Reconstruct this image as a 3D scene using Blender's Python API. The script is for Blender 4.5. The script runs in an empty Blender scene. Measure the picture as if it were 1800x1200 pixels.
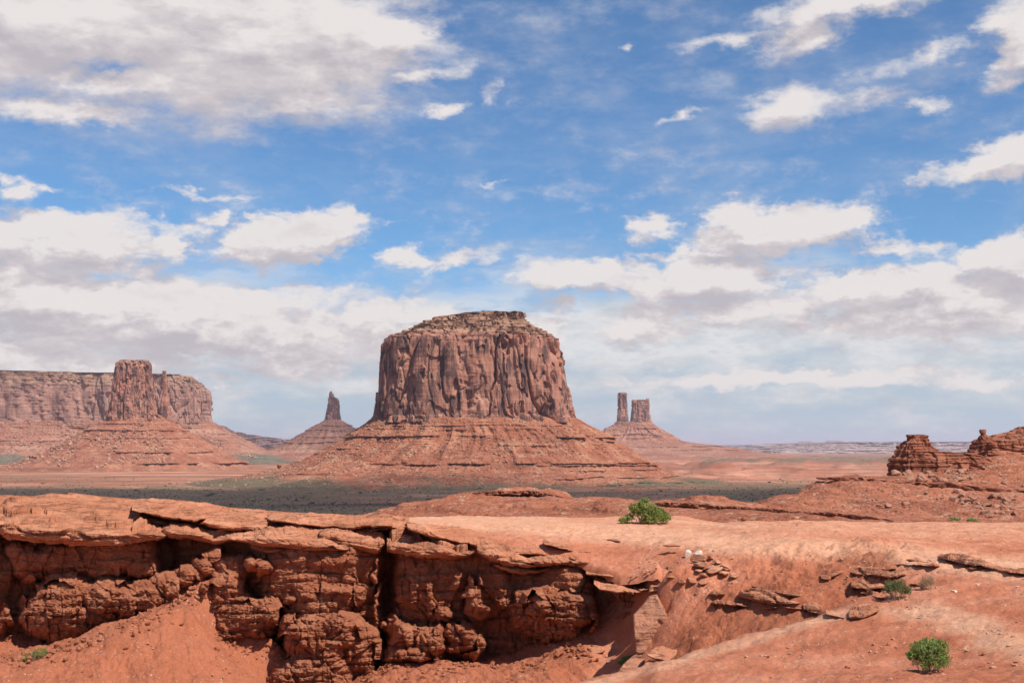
import bpy, math, random
import numpy as np

sc = bpy.context.scene
COL = sc.collection
R = math.radians

# ---------------------------------------------------------------- camera
F = 2173.0            # focal length in pixels of the 1800 px wide photograph
HV = 785.0            # image row of the level horizon
CZ = 68.0             # eye height above the valley floor
cd = bpy.data.cameras.new("camera")
cam = bpy.data.objects.new("camera", cd)
COL.objects.link(cam)
cam.location = (0, 0, CZ)
cam.rotation_euler = (R(90), 0, 0)
cd.sensor_width = 36.0
cd.lens = 36.0 * F / 1800.0
cd.shift_y = (HV - 600.0) / 1800.0
cd.clip_start = 0.5
cd.clip_end = 200000.0
sc.camera = cam

# ---------------------------------------------------------------- exposure
sc.view_settings.view_transform = 'Standard'
sc.view_settings.look = 'None'
sc.view_settings.gamma = 1.0
sc.view_settings.exposure = 0.40
sc.cycles.use_denoising = True
sc.cycles.max_bounces = 6
sc.cycles.diffuse_bounces = 3
sc.cycles.volume_bounces = 1

# ---------------------------------------------------------------- sun
SUN = np.array([0.45, -0.40, 0.80]); SUN /= np.linalg.norm(SUN)
ld = bpy.data.lights.new("sun", 'SUN')
ld.energy = 4.2
ld.angle = R(0.5)
ld.color = (1.0, 0.95, 0.88)
sun = bpy.data.objects.new("sun", ld)
COL.objects.link(sun)
sun.location = (0, 0, 500)
sun.rotation_euler = (math.acos(SUN[2]), 0, math.atan2(SUN[0], -SUN[1]))

# ---------------------------------------------------------------- node helpers
class NT:
    def __init__(s, tree, dim='3D'):
        s.t = tree; s.dim = dim
    def n(s, typ, **kw):
        nd = s.t.nodes.new(typ)
        for k, v in kw.items():
            setattr(nd, k, v)
        return nd
    def put(s, sock, val):
        if val is None:
            return
        if isinstance(val, bpy.types.NodeSocket):
            s.t.links.new(val, sock)
        elif isinstance(val, (tuple, list)) and len(val) == 3 and sock.type == 'RGBA':
            sock.default_value = (*val, 1)
        else:
            sock.default_value = val
    def math(s, op, a, b=None, c=None, clamp=False):
        nd = s.n('ShaderNodeMath', operation=op, use_clamp=clamp)
        s.put(nd.inputs[0], a); s.put(nd.inputs[1], b); s.put(nd.inputs[2], c)
        return nd.outputs[0]
    def vmath(s, op, a, b=None):
        nd = s.n('ShaderNodeVectorMath', operation=op)
        s.put(nd.inputs[0], a); s.put(nd.inputs[1], b)
        return nd.outputs['Value'] if op in ('LENGTH', 'DOT_PRODUCT') else nd.outputs[0]
    def mapping(s, vec, scale=(1, 1, 1), loc=(0, 0, 0), rot=(0, 0, 0)):
        nd = s.n('ShaderNodeMapping')
        s.put(nd.inputs['Vector'], vec)
        nd.inputs['Scale'].default_value = scale
        nd.inputs['Location'].default_value = loc
        nd.inputs['Rotation'].default_value = rot
        return nd.outputs[0]
    def noise(s, vec, scale, detail=6, rough=0.55, dist=0.0):
        nd = s.n('ShaderNodeTexNoise', noise_dimensions=s.dim)
        s.put(nd.inputs['Vector'], vec)
        nd.inputs['Scale'].default_value = scale
        nd.inputs['Detail'].default_value = detail
        nd.inputs['Roughness'].default_value = rough
        nd.inputs['Distortion'].default_value = dist
        return nd.outputs['Fac']
    def ramp(s, fac, stops, interp='LINEAR'):
        nd = s.n('ShaderNodeValToRGB')
        cr = nd.color_ramp
        cr.interpolation = interp
        while len(cr.elements) < len(stops):
            cr.elements.new(0.5)
        for e, (p, c) in zip(cr.elements, stops):
            e.position = p
            e.color = (*c, 1) if not isinstance(c, (int, float)) else (c, c, c, 1)
        s.put(nd.inputs[0], fac)
        return nd.outputs[0]
    def sstep(s, val, a, b):
        nd = s.n('ShaderNodeMapRange', interpolation_type='SMOOTHSTEP')
        s.put(nd.inputs[0], val)
        nd.inputs[1].default_value = a; nd.inputs[2].default_value = b
        return nd.outputs[0]
    def mix(s, fac, a, b, mode='MIX'):
        nd = s.n('ShaderNodeMix', data_type='RGBA', blend_type=mode)
        s.put(nd.inputs[0], fac); s.put(nd.inputs[6], a); s.put(nd.inputs[7], b)
        return nd.outputs[2]
    def fmix(s, fac, a, b):
        nd = s.n('ShaderNodeMix', data_type='FLOAT')
        s.put(nd.inputs[0], fac); s.put(nd.inputs[2], a); s.put(nd.inputs[3], b)
        return nd.outputs[0]

# ---------------------------------------------------------------- sky
world = bpy.data.worlds.new("World")
sc.world = world
world.use_nodes = True
wt = world.node_tree
wt.nodes.clear()
W = NT(wt, '2D')
wo = W.n('ShaderNodeOutputWorld')
bg = W.n('ShaderNodeBackground')
wt.links.new(bg.outputs[0], wo.inputs[0])
BG = 0.1
bg.inputs['Strength'].default_value = BG
sky = W.n('ShaderNodeTexSky', sky_type='NISHITA')
sky.sun_disc = False
sky.sun_elevation = math.asin(SUN[2])
sky.sun_rotation = math.atan2(SUN[0], SUN[1])
sky.altitude = 1600
sky.air_density = 1.0
sky.dust_density = 0.6
sky.ozone_density = 2.0

def azel(px, py):
    a = (px - 900) / F; e = (HV - py) / F
    return math.atan(a), math.atan(e / math.hypot(1, a))

# cloud shapes: (px, py, half width px, half height px, weight, tilt deg)
CL = [
 (120,40,300,120,1.0,0),(420,60,300,130,1.0,0),(610,70,130,80,.9,0),(300,140,340,50,.75,0),(100,192,160,24,.7,0),
 (520,175,95,26,.7,8),(690,62,95,24,.8,14),(140,112,70,16,-.28,0),(180,128,60,12,-.22,20),
 (735,138,75,20,.6,14),(775,188,46,15,.6,6),(868,165,24,24,.45,25),(680,160,60,14,.3,0),
 (1490,6,130,26,.8,5),(1420,68,80,26,.62,18),(1290,72,120,16,.5,6),(1130,86,25,11,.5,0),(1395,192,70,36,.66,14),
 (1520,175,90,22,.4,0),(1620,190,40,14,.45,0),(1200,203,34,11,.5,10),(1655,88,60,20,.52,10),(1795,60,50,55,.8,0),
 (1780,150,50,24,.55,0),(1570,120,70,15,.35,0),(1750,275,95,28,.8,14),(1800,285,60,32,.7,0),
 (20,325,40,22,.5,0),(70,332,40,9,.4,0),(345,342,95,8,.45,0),(885,320,34,5,.3,6),(600,272,20,6,.2,0),
 (130,430,190,44,.9,0),(385,390,42,16,.55,10),(300,428,60,36,.8,0),(525,418,135,40,.95,12),(605,393,54,32,.8,0),
 (715,448,70,20,.55,-8),(790,458,60,20,.55,0),(455,448,70,20,.7,0),(1140,402,52,21,.7,8),(1060,420,18,8,.35,0),(870,440,40,15,.25,0),
 (1360,408,160,38,.9,8),(1475,388,70,30,.85,0),(1300,382,48,22,.7,0),(1250,446,150,12,.7,0),(1570,435,100,20,.5,0),
 (1010,485,100,27,.8,0),(1240,492,160,36,.9,0),(1560,505,170,36,.9,0),(1780,455,80,42,.9,0),(1690,500,120,30,.8,0),
 (40,475,110,34,.6,0),(140,480,60,20,.4,0),
 (230,540,340,46,1.0,0),(100,530,200,30,.8,0),(650,550,170,22,.7,0),(980,535,44,12,.5,0),(960,578,40,22,.75,0),
 (1130,578,100,24,.8,0),(1340,545,250,30,.7,0),(1650,560,250,40,.8,0),(600,520,60,18,.4,0),
 (1420,664,260,15,.75,0),(1240,657,70,9,.5,0),(1740,668,90,16,.65,0),(560,585,190,20,.45,0),(160,600,220,24,.45,0),(1150,640,120,14,.3,0),(300,575,440,60,.9,0),(120,640,300,50,.6,0),(560,640,260,40,.5,0),
]
geo = W.n('ShaderNodeTexCoord')
sepd = W.n('ShaderNodeSeparateXYZ')
wt.links.new(geo.outputs['Generated'], sepd.inputs[0])
dirn = W.vmath('NORMALIZE', geo.outputs['Generated'])
sepn = W.n('ShaderNodeSeparateXYZ'); wt.links.new(dirn, sepn.inputs[0])
az = W.math('ARCTAN2', sepn.outputs[0], sepn.outputs[1])
el = W.math('ARCSINE', sepn.outputs[2])
comb = W.n('ShaderNodeCombineXYZ')
wt.links.new(az, comb.inputs[0]); wt.links.new(el, comb.inputs[1])

grp = bpy.data.node_groups.new("cloud_field", 'ShaderNodeTree')
grp.interface.new_socket("P", in_out='INPUT', socket_type='NodeSocketVector')
grp.interface.new_socket("D", in_out='OUTPUT', socket_type='NodeSocketFloat')
G = NT(grp, '2D')
gi = G.n('NodeGroupInput'); go = G.n('NodeGroupOutput')
P0 = gi.outputs[0]
# ragged outline: warp the position with noise stretched along the horizon
wn = G.n('ShaderNodeTexNoise', noise_dimensions='2D'); G.put(wn.inputs['Vector'], G.mapping(P0, (22, 40, 1)))
wn.inputs['Scale'].default_value = 1.0; wn.inputs['Detail'].default_value = 5; wn.inputs['Roughness'].default_value = 0.62
wv = G.vmath('MULTIPLY', G.vmath('SUBTRACT', wn.outputs['Color'], (0.5, 0.5, 0.5)), (0.070, 0.030, 0))
P1 = G.vmath('ADD', P0, wv)
fb = G.noise(G.mapping(P0, (17, 38, 1), rot=(0, 0, R(-9))), 1.0, 11, 0.66)
fb2 = G.noise(G.mapping(P0, (9, 22, 1), loc=(3.1, 1.7, 0)), 1.0, 6, 0.55)
fine = G.math('SUBTRACT', fb, 0.5)
acc = None; neg = None
for (cx, cy, rx, ry, wgt, tilt) in CL:
    a, e = azel(cx, cy)
    mp = G.n('ShaderNodeMapping', vector_type='TEXTURE')
    # (each shape takes the running sum along, a billionth of it, so that they are worked out one after another)
    G.put(mp.inputs['Vector'], P1 if acc is None else G.vmath('ADD', P1, G.math('MULTIPLY', acc, 1e-9)))
    mp.inputs['Location'].default_value = (a, e, 0)
    mp.inputs['Rotation'].default_value = (0, 0, R(tilt))
    k = 1.5
    mp.inputs['Scale'].default_value = (k * rx / F, k * ry / F, 1)
    d = G.vmath('LENGTH', mp.outputs[0])
    v = G.math('MULTIPLY', G.math('SUBTRACT', 1.0, d, clamp=True), abs(wgt))
    if wgt < 0:
        neg = v if neg is None else G.math('ADD', neg, v)
    elif acc is None:
        acc = v
    else:
        acc = G.math('SMOOTH_MAX', acc, v, 0.12)
dens = G.math('SUBTRACT', acc, neg)
near_ = G.sstep(acc, 0.0, 0.16)
dens = G.math('ADD', dens, G.math('MULTIPLY', G.math('MULTIPLY', fine, 0.66), G.math('ADD', 0.45, G.math('MULTIPLY', near_, 0.55))))
bv = G.n('ShaderNodeTexVoronoi', feature='SMOOTH_F1', voronoi_dimensions='2D')
G.put(bv.inputs['Vector'], G.mapping(P1, (34, 62, 1)))
bv.inputs['Scale'].default_value = 1.0; bv.inputs['Detail'].default_value = 2.0; bv.inputs['Roughness'].default_value = 0.55; bv.inputs['Smoothness'].default_value = 0.6
sp_ = G.n('ShaderNodeSeparateXYZ'); grp.links.new(P0, sp_.inputs[0])
low = G.math('SUBTRACT', 1.0, G.sstep(sp_.outputs[1], 0.17, 0.27))
dens = G.math('ADD', dens, G.math('MULTIPLY', G.math('MULTIPLY', G.math('SUBTRACT', 0.60, bv.outputs['Distance']), 0.24), G.math('MULTIPLY', low, near_)))
dens = G.math('ADD', dens, G.math('MULTIPLY', G.math('SUBTRACT', fb2, 0.5), 0.22))
grp.links.new(dens, go.inputs[0])

def field(vec):
    nd = W.n('ShaderNodeGroup'); nd.node_tree = grp
    W.put(nd.inputs[0], vec)
    return nd.outputs[0]
d0 = field(comb.outputs[0])
d1 = field(W.vmath('ADD', W.vmath('ADD', comb.outputs[0], (0.008, 0.018, 0)), W.math('MULTIPLY', d0, 1e-9)))
lowk = W.math('SUBTRACT', 1.0, W.sstep(el, 0.17, 0.27))
cov = W.fmix(lowk, W.sstep(d0, 0.03, 0.55), W.sstep(d0, 0.05, 0.42))
# sunlit tops, grey undersides: compare the density with that a little nearer the sun
lit = W.sstep(W.math('SUBTRACT', d0, d1), -0.30, 0.36)
thick = W.sstep(d0, 0.25, 0.95)
bil = W.noise(W.mapping(comb.outputs[0], (20, 55, 1), loc=(7, 2, 0)), 1.0, 8, 0.6)
shade = W.math('ADD', W.math('MULTIPLY', lit, 0.75), W.math('ADD', W.math('MULTIPLY', bil, 1.1), -0.30))
shade = W.math('SUBTRACT', shade, W.math('MULTIPLY', thick, 0.02))
K = 1.0 / BG
def sc3(c, k=K):
    return tuple(x * k for x in c)
ccol = W.ramp(shade, [(0.16, (0.41, 0.38, 0.405)), (0.5, (0.51, 0.465, 0.475)), (0.9, (0.645, 0.605, 0.59))])
# pale veil of rain and far cloud low over the horizon
eldeg = W.math('MULTIPLY', el, F)       # roughly pixels above the horizon
vn = W.noise(W.mapping(comb.outputs[0], (5, 26, 1), loc=(1.3, 4.2, 0)), 1.0, 7, 0.55)
vn2 = W.noise(W.mapping(comb.outputs[0], (14, 42, 1), loc=(8.3, 1.2, 0)), 1.0, 8, 0.62)
hh = W.math('ADD', eldeg, W.math('MULTIPLY', W.math('SUBTRACT', vn, 0.5), 260.0))
hh = W.math('ADD', hh, W.math('MULTIPLY', W.math('SUBTRACT', vn2, 0.5), 120.0))
veil = W.math('SUBTRACT', 1.0, W.sstep(hh, 190.0, 350.0))
vcol = W.ramp(W.math('ADD', W.math('MULTIPLY', eldeg, 1 / 420.0), W.math('MULTIPLY', W.math('SUBTRACT', vn2, 0.5), 1.7)),
              [(0.0, (0.36, 0.435, 0.505)), (0.2, (0.43, 0.475, 0.515)), (0.40, (0.53, 0.54, 0.55)), (0.60, (0.62, 0.61, 0.605)), (0.85, (0.44, 0.43, 0.455))])
# thin high cirrus streaks over the blue
ci = W.noise(W.mapping(comb.outputs[0], (7, 20, 1), rot=(0, 0, R(-18))), 1.0, 9, 0.66)
cir = W.math('MULTIPLY', W.sstep(ci, 0.40, 0.80), 0.26)
skyc = W.mix(1.0, sky.outputs[0], (0.57, 0.81, 0.97), 'MULTIPLY')
skyc = W.mix(cir, skyc, sc3((0.42, 0.45, 0.53)))
skyc = W.mix(W.math('MULTIPLY', veil, 0.93), skyc, W.mix(1.0, vcol, (K, K, K), 'MULTIPLY'))
skyc = W.mix(W.math('MULTIPLY', cov, 0.97), skyc, W.mix(1.0, ccol, (K, K, K), 'MULTIPLY'))
wt.links.new(skyc, bg.inputs['Color'])
world.cycles.sampling_method = 'MANUAL'
world.cycles.sample_map_resolution = 512

# ---------------------------------------------------------------- numpy noise
rng = np.random.default_rng(7)
random.seed(7)
_perm = rng.permutation(256).astype(np.int64)
_perm = np.concatenate([_perm, _perm, _perm])
_g = rng.normal(size=(256, 3)); _g /= np.linalg.norm(_g, axis=1)[:, None]
_g = _g.astype(np.float32)

def perlin(x, y, z=0.0):
    x, y, z = np.broadcast_arrays(np.asarray(x, np.float32), np.asarray(y, np.float32), np.asarray(z, np.float32))
    xi = np.floor(x).astype(np.int64); yi = np.floor(y).astype(np.int64); zi = np.floor(z).astype(np.int64)
    xf = x - xi; yf = y - yi; zf = z - zi
    u = xf * xf * xf * (xf * (xf * 6 - 15) + 10); v = yf * yf * yf * (yf * (yf * 6 - 15) + 10); w = zf * zf * zf * (zf * (zf * 6 - 15) + 10)
    xi &= 255; yi &= 255; zi &= 255
    out = None
    res = []
    for dz in (0, 1):
        for dy in (0, 1):
            pair = []
            for dx in (0, 1):
                h = _perm[_perm[_perm[xi + dx] + yi + dy] + zi + dz]
                gr = _g[h]
                pair.append(gr[..., 0] * (xf - dx) + gr[..., 1] * (yf - dy) + gr[..., 2] * (zf - dz))
            res.append(pair[0] + u * (pair[1] - pair[0]))
    a = res[0] + v * (res[1] - res[0]); b = res[2] + v * (res[3] - res[2])
    return (a + w * (b - a)) * 1.5

def fbm(x, y, z=0.0, o=5, g=0.5):
    s = 0; a = 1.0; k = 1.0
    for i in range(o):
        s = s + a * perlin(np.asarray(x) * k + i * 17.3, np.asarray(y) * k + i * 9.1, np.asarray(z) * k + i * 5.7)
        a *= g; k *= 2.03
    return s

def ridged(x, y, z=0.0, o=4, g=0.5):
    s = 0; a = 1.0; k = 1.0
    for i in range(o):
        s = s + a * (1 - np.abs(perlin(np.asarray(x) * k + i * 11.3, np.asarray(y) * k + i * 3.1, np.asarray(z) * k + i * 7.7)) * 1.6)
        a *= g; k *= 2.1
    return s / (2 - 2 * g ** o)

def worley(x, y, seed=0):
    """distance to the nearest and second nearest jittered cell point, and a random value of the cell"""
    x = np.asarray(x, np.float64); y = np.asarray(y, np.float64)
    xi = np.floor(x).astype(np.int64); yi = np.floor(y).astype(np.int64)
    f1 = np.full(x.shape, 9.0); f2 = np.full(x.shape, 9.0); idv = np.zeros(x.shape)
    for dx in (-1, 0, 1):
        for dy in (-1, 0, 1):
            cx = xi + dx; cy = yi + dy
            h = _perm[(_perm[(cx + seed) & 255] + cy) & 255]
            px = cx + 0.1 + 0.8 * _perm[h + 31] / 255.0
            py = cy + 0.1 + 0.8 * _perm[h + 97] / 255.0
            d = np.hypot(x - px, y - py)
            new = d < f1
            f2 = np.where(new, f1, np.minimum(f2, d))
            idv = np.where(new, _perm[h + 200] / 255.0, idv)
            f1 = np.where(new, d, f1)
    return f1, f2, idv

def sstep(x, a, b):
    t = np.clip((x - a) / (b - a), 0, 1)
    return t * t * (3 - 2 * t)

def ray(u, v, Y):
    """the place at distance Y that the photograph shows at column u, row v"""
    u, v, Y = np.broadcast_arrays(np.asarray(u, float), np.asarray(v, float), np.asarray(Y, float))
    return np.stack([(u - 900) / F * Y, Y, CZ - (v - HV) / F * Y], -1)

def proj(P):
    return 900 + P[..., 0] / P[..., 1] * F, HV - (P[..., 2] - CZ) / P[..., 1] * F

class RBF:
    def __init__(s, pts, vals, lam=1e-3):
        s.p = np.asarray(pts, float); v = np.asarray(vals, float)
        n = len(v)
        d = np.linalg.norm(s.p[:, None] - s.p[None], axis=2)
        A = np.zeros((n + 3, n + 3))
        A[:n, :n] = s.k(d) + lam * np.eye(n)
        A[:n, n] = 1; A[:n, n + 1:n + 3] = s.p
        A[n, :n] = 1; A[n + 1:n + 3, :n] = s.p.T
        s.w = np.linalg.solve(A, np.concatenate([v, [0, 0, 0]]))
    @staticmethod
    def k(d):
        return np.where(d > 1e-9, d * d * np.log(np.maximum(d, 1e-9)), 0)
    def __call__(s, x, y):
        sh = np.shape(x); x = np.ravel(x); y = np.ravel(y)
        n = len(s.p)
        out = s.w[n] + s.w[n + 1] * x + s.w[n + 2] * y
        for i in range(n):
            r2 = (x - s.p[i, 0]) ** 2 + (y - s.p[i, 1]) ** 2
            out = out + s.w[i] * 0.5 * r2 * np.log(np.maximum(r2, 1e-12))
        return out.reshape(sh)

# ---------------------------------------------------------------- mesh helpers
def link(o, parent=None):
    COL.objects.link(o)
    if parent is not None:
        o.parent = parent
    return o

def raw_mesh(name, V, faces, mat, parent=None, origin=(0, 0, 0), smooth=True, attrs=None):
    """V (n,3) world coordinates, faces (m,k) one size"""
    V = np.asarray(V, np.float64) - np.asarray(origin, float)
    faces = np.asarray(faces, np.int32)
    me = bpy.data.meshes.new(name)
    me.vertices.add(len(V)); me.vertices.foreach_set('co', V.astype(np.float32).ravel())
    m, k = faces.shape
    me.loops.add(m * k); me.loops.foreach_set('vertex_index', faces.ravel())
    me.polygons.add(m); me.polygons.foreach_set('loop_start', np.arange(0, m * k, k, dtype=np.int32))
    me.polygons.foreach_set('use_smooth', np.full(m, smooth, dtype=bool))
    me.update(calc_edges=True)
    for an, av in (attrs or {}).items():
        at = me.attributes.new(an, 'FLOAT', 'POINT')
        at.data.foreach_set('value', np.asarray(av, np.float32).ravel())
    me.materials.append(mat)
    o = bpy.data.objects.new(name, me)
    if parent is None:
        o.location = origin
    return link(o, parent)

def grid_faces(n, m, wrap=False):
    i = np.arange(n - 1)[:, None]
    j = np.arange(m if wrap else m - 1)[None]
    j2 = (j + 1) % m
    f = np.stack(np.broadcast_arrays(i * m + j, i * m + j2, (i + 1) * m + j2, (i + 1) * m + j), -1)
    return f.reshape(-1, 4)

def grid_mesh(name, V, mat, parent=None, origin=(0, 0, 0), wrap=False, flip=False, attrs=None, smooth=True):
    n, m = V.shape[:2]
    f = grid_faces(n, m, wrap)
    if flip:
        f = f[:, ::-1]
    return raw_mesh(name, V.reshape(-1, 3), f, mat, parent, origin, smooth, attrs)

def tag(o, label=None, cat=None, group=None, kind=None):
    if label: o['label'] = label
    if cat: o['category'] = cat
    if group: o['group'] = group
    if kind: o['kind'] = kind
    return o

def empty(name, loc, label, cat, group=None):
    o = bpy.data.objects.new(name, None)
    o.empty_display_size = 0.3
    o.location = tuple(float(c) for c in loc)
    link(o)
    return tag(o, label, cat, group)
# ---------------------------------------------------------------- materials
def new_mat(name):
    m = bpy.data.materials.new(name)
    m.use_nodes = True
    m.node_tree.nodes.clear()
    N = NT(m.node_tree)
    out = N.n('ShaderNodeOutputMaterial')
    p = N.n('ShaderNodeBsdfPrincipled')
    p.inputs['Roughness'].default_value = 0.92
    p.inputs['Specular IOR Level'].default_value = 0.12
    m.node_tree.links.new(p.outputs[0], out.inputs[0])
    g = N.n('ShaderNodeNewGeometry')
    return m, N, p, g.outputs['Position'], out

def bump(N, p, h, strength, dist, prev=None):
    b = N.n('ShaderNodeBump')
    b.inputs['Strength'].default_value = strength
    b.inputs['Distance'].default_value = dist
    N.put(b.inputs['Height'], h)
    if prev is not None:
        N.put(b.inputs['Normal'], prev)
    N.t.links.new(b.outputs[0], p.inputs['Normal'])
    return b.outputs[0]

def attr(N, name):
    a = N.n('ShaderNodeAttribute'); a.attribute_name = name
    return a.outputs['Fac']

def cliff_mat(name, lo, mid, hi, S, varnish=(0.085, 0.05, 0.045), vamt=0.85, tan=None):
    """massive sandstone wall: blotches, dark vertical streaks of desert varnish, faint bedding; S = size in metres"""
    m, N, p, pos, out = new_mat(name)
    a = N.noise(pos, 1 / S, 9, 0.62)
    col = N.ramp(a, [(0.3, lo), (0.5, mid), (0.72, hi)])
    st = N.noise(N.mapping(pos, (1 / (S * .34), 1 / (S * .34), 1 / (S * 3.2))), 1.0, 8, 0.65, 0.3)
    blot = N.noise(pos, 1 / (S * 1.7), 4, 0.6)
    f = N.math('MULTIPLY', N.sstep(st, 0.42, 0.57), N.sstep(blot, 0.40, 0.52))
    col = N.mix(N.math('MULTIPLY', f, vamt), col, varnish)
    bed = N.noise(N.mapping(pos, (1 / (S * 6), 1 / (S * 6), 1 / (S * .16))), 1.0, 5, 0.6)
    col = N.mix(0.28, col, N.ramp(bed, [(0.3, 0.62), (0.55, 1.0), (0.75, 1.18)]), 'MULTIPLY')
    if tan:
        t = attr(N, 'tan')
        tn = N.noise(pos, 5 / S, 8, 0.65)
        tc = N.ramp(tn, [(0.3, tan[0]), (0.5, tan[1]), (0.66, tan[2])])
        tc = N.mix(0.8, tc, N.ramp(bed, [(0.36, 0.58), (0.52, 1.0), (0.75, 1.15)]), 'MULTIPLY')
        col = N.mix(t, col, tc)
    N.put(p.inputs['Base Color'], col)
    b1 = N.noise(N.mapping(pos, (1, 1, 0.35)), 4 / S, 9, 0.66)
    nb = bump(N, p, b1, 0.9, S * 0.12)
    bump(N, p, bed, 0.35, S * 0.012, nb)
    return m

def talus_mat(name, lo, mid, hi, S, pale=(0.46, 0.28, 0.18), scrub=None, bedamt=0.6):
    """slope of broken shale and blocks with thin darker beds; S = block size in metres"""
    m, N, p, pos, out = new_mat(name)
    a = N.noise(pos, 1 / (S * 12), 10, 0.68)
    col = N.ramp(a, [(0.32, lo), (0.5, mid), (0.68, hi)])
    bed = N.noise(N.mapping(pos, (1 / (S * 60), 1 / (S * 60), 1 / (S * 1.3))), 1.0, 6, 0.62)
    bm = N.noise(pos, 1 / (S * 22), 3, 0.5)
    bed2 = N.ramp(bed, [(0.36, 0.55), (0.50, 1.0), (0.7, 1.12)])
    col = N.mix(N.math('MULTIPLY', N.sstep(bm, 0.38, 0.6), bedamt), col, bed2, 'MULTIPLY')
    vo = N.n('ShaderNodeTexVoronoi'); vo.feature = 'F1'
    N.put(vo.inputs['Vector'], pos); vo.inputs['Scale'].default_value = 1 / S
    sp = N.noise(pos, 1 / (S * 6), 5, 0.6)
    sel = N.n('ShaderNodeSeparateColor'); N.put(sel.inputs[0], vo.outputs['Color'])
    blk = N.math('MULTIPLY', N.math('GREATER_THAN', sel.outputs[0], 0.72), N.sstep(sp, 0.46, 0.62))
    col = N.mix(N.math('MULTIPLY', blk, 0.65), col, pale)
    dk = N.math('MULTIPLY', N.math('LESS_THAN', sel.outputs[0], 0.16), N.sstep(sp, 0.40, 0.6))
    col = N.mix(N.math('MULTIPLY', dk, 0.6), col, tuple(c * 0.45 for c in lo))
    if scrub:
        s = attr(N, 'scrub')
        sn = N.noise(pos, 1 / (S * 1.6), 6, 0.7)
        sf = N.sstep(N.math('ADD', N.math('MULTIPLY', s, 0.85), N.math('SUBTRACT', sn, 0.72)), 0.0, 0.22)
        col = N.mix(sf, col, N.ramp(N.noise(pos, 1 / (S * 5), 4), [(0.35, tuple(c * .8 for c in scrub)), (0.65, tuple(c * 1.25 for c in scrub))]))
    N.put(p.inputs['Base Color'], col)
    h = N.math('ADD', N.math('MULTIPLY', vo.outputs['Distance'], -0.6), N.noise(pos, 1 / (S * 2.2), 9, 0.7))
    bump(N, p, h, 0.9, S * 0.9)
    return m

def dirt_mat(name, k=1.0, rough_stone=1.0):
    """red desert dirt of the foreground: blotches, pale trodden dust (attribute pale), crumbs"""
    m, N, p, pos, out = new_mat(name)
    a = N.noise(pos, 0.55, 10, 0.62)
    col = N.ramp(a, [(0.30, (0.43 * k, 0.138 * k, 0.069 * k)), (0.48, (0.53 * k, 0.188 * k, 0.099 * k)), (0.66, (0.62 * k, 0.26 * k, 0.154 * k))])
    pl = attr(N, 'pale')
    pn = N.noise(N.mapping(pos, (0.5, 1.6, 1.0)), 0.9, 8, 0.65)
    pf = N.sstep(N.math('ADD', pl, N.math('MULTIPLY', N.math('SUBTRACT', pn, 0.5), 0.8)), 0.18, 0.95)
    col = N.mix(N.math('MULTIPLY', pf, 0.85), col, N.ramp(N.noise(pos, 2.2, 7, 0.7), [(0.35, (0.63, 0.30, 0.17)), (0.7, (0.75, 0.435, 0.28))]))
    # washes running down towards the gully
    ws = N.noise(N.mapping(pos, (1.9, .45, .6), rot=(0, 0, R(24))), 1.0, 8, 0.66, 0.6)
    col = N.mix(N.math('ADD', 0.08, N.math('MULTIPLY', attr(N, 'fan'), 0.85)), col, N.ramp(ws, [(0.34, 0.78), (0.5, 1.0), (0.66, 1.12)]), 'MULTIPLY')
    # darker crusted patches
    cr = N.noise(pos, 2.4, 9, 0.72)
    col = N.mix(N.math('MULTIPLY', N.sstep(cr, 0.54, 0.70), N.math('SUBTRACT', 0.48, N.math('MULTIPLY', pf, 0.5))), col, (0.30 * k, 0.085 * k, 0.04 * k))
    g = N.noise(pos, 15, 5, 0.7)
    rd = attr(N, 'red')
    col = N.mix(N.math('MULTIPLY', N.sstep(N.math('ADD', rd, N.math('MULTIPLY', N.math('SUBTRACT', a, .5), 1.2)), .3, .9), 0.75), col, N.ramp(cr, [(.35, (0.27, 0.075, 0.035)), (.65, (0.42, 0.14, 0.07))]))
    col = N.mix(0.55, col, N.ramp(g, [(0.32, 0.66), (0.5, 1.0), (0.68, 1.2)]), 'MULTIPLY')
    vo = N.n('ShaderNodeTexVoronoi'); N.put(vo.inputs['Vector'], pos); vo.inputs['Scale'].default_value = 13
    sel = N.n('ShaderNodeSeparateColor'); N.put(sel.inputs[0], vo.outputs['Color'])
    patch = N.sstep(N.noise(pos, 1.1, 5, 0.65), 0.45, 0.65)
    st = N.math('MULTIPLY', N.math('MULTIPLY', N.math('GREATER_THAN', sel.outputs[0], 0.86), N.math('LESS_THAN', vo.outputs['Distance'], 0.42)), patch)
    col = N.mix(N.math('MULTIPLY', st, 0.7), col, (0.66, 0.42, 0.28))
    N.put(p.inputs['Base Color'], col)
    h = N.math('ADD', N.noise(pos, 4.0, 11, 0.76), N.math('MULTIPLY', st, 0.25))
    bump(N, p, h, 0.8 * rough_stone, 0.12)
    return m

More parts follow.
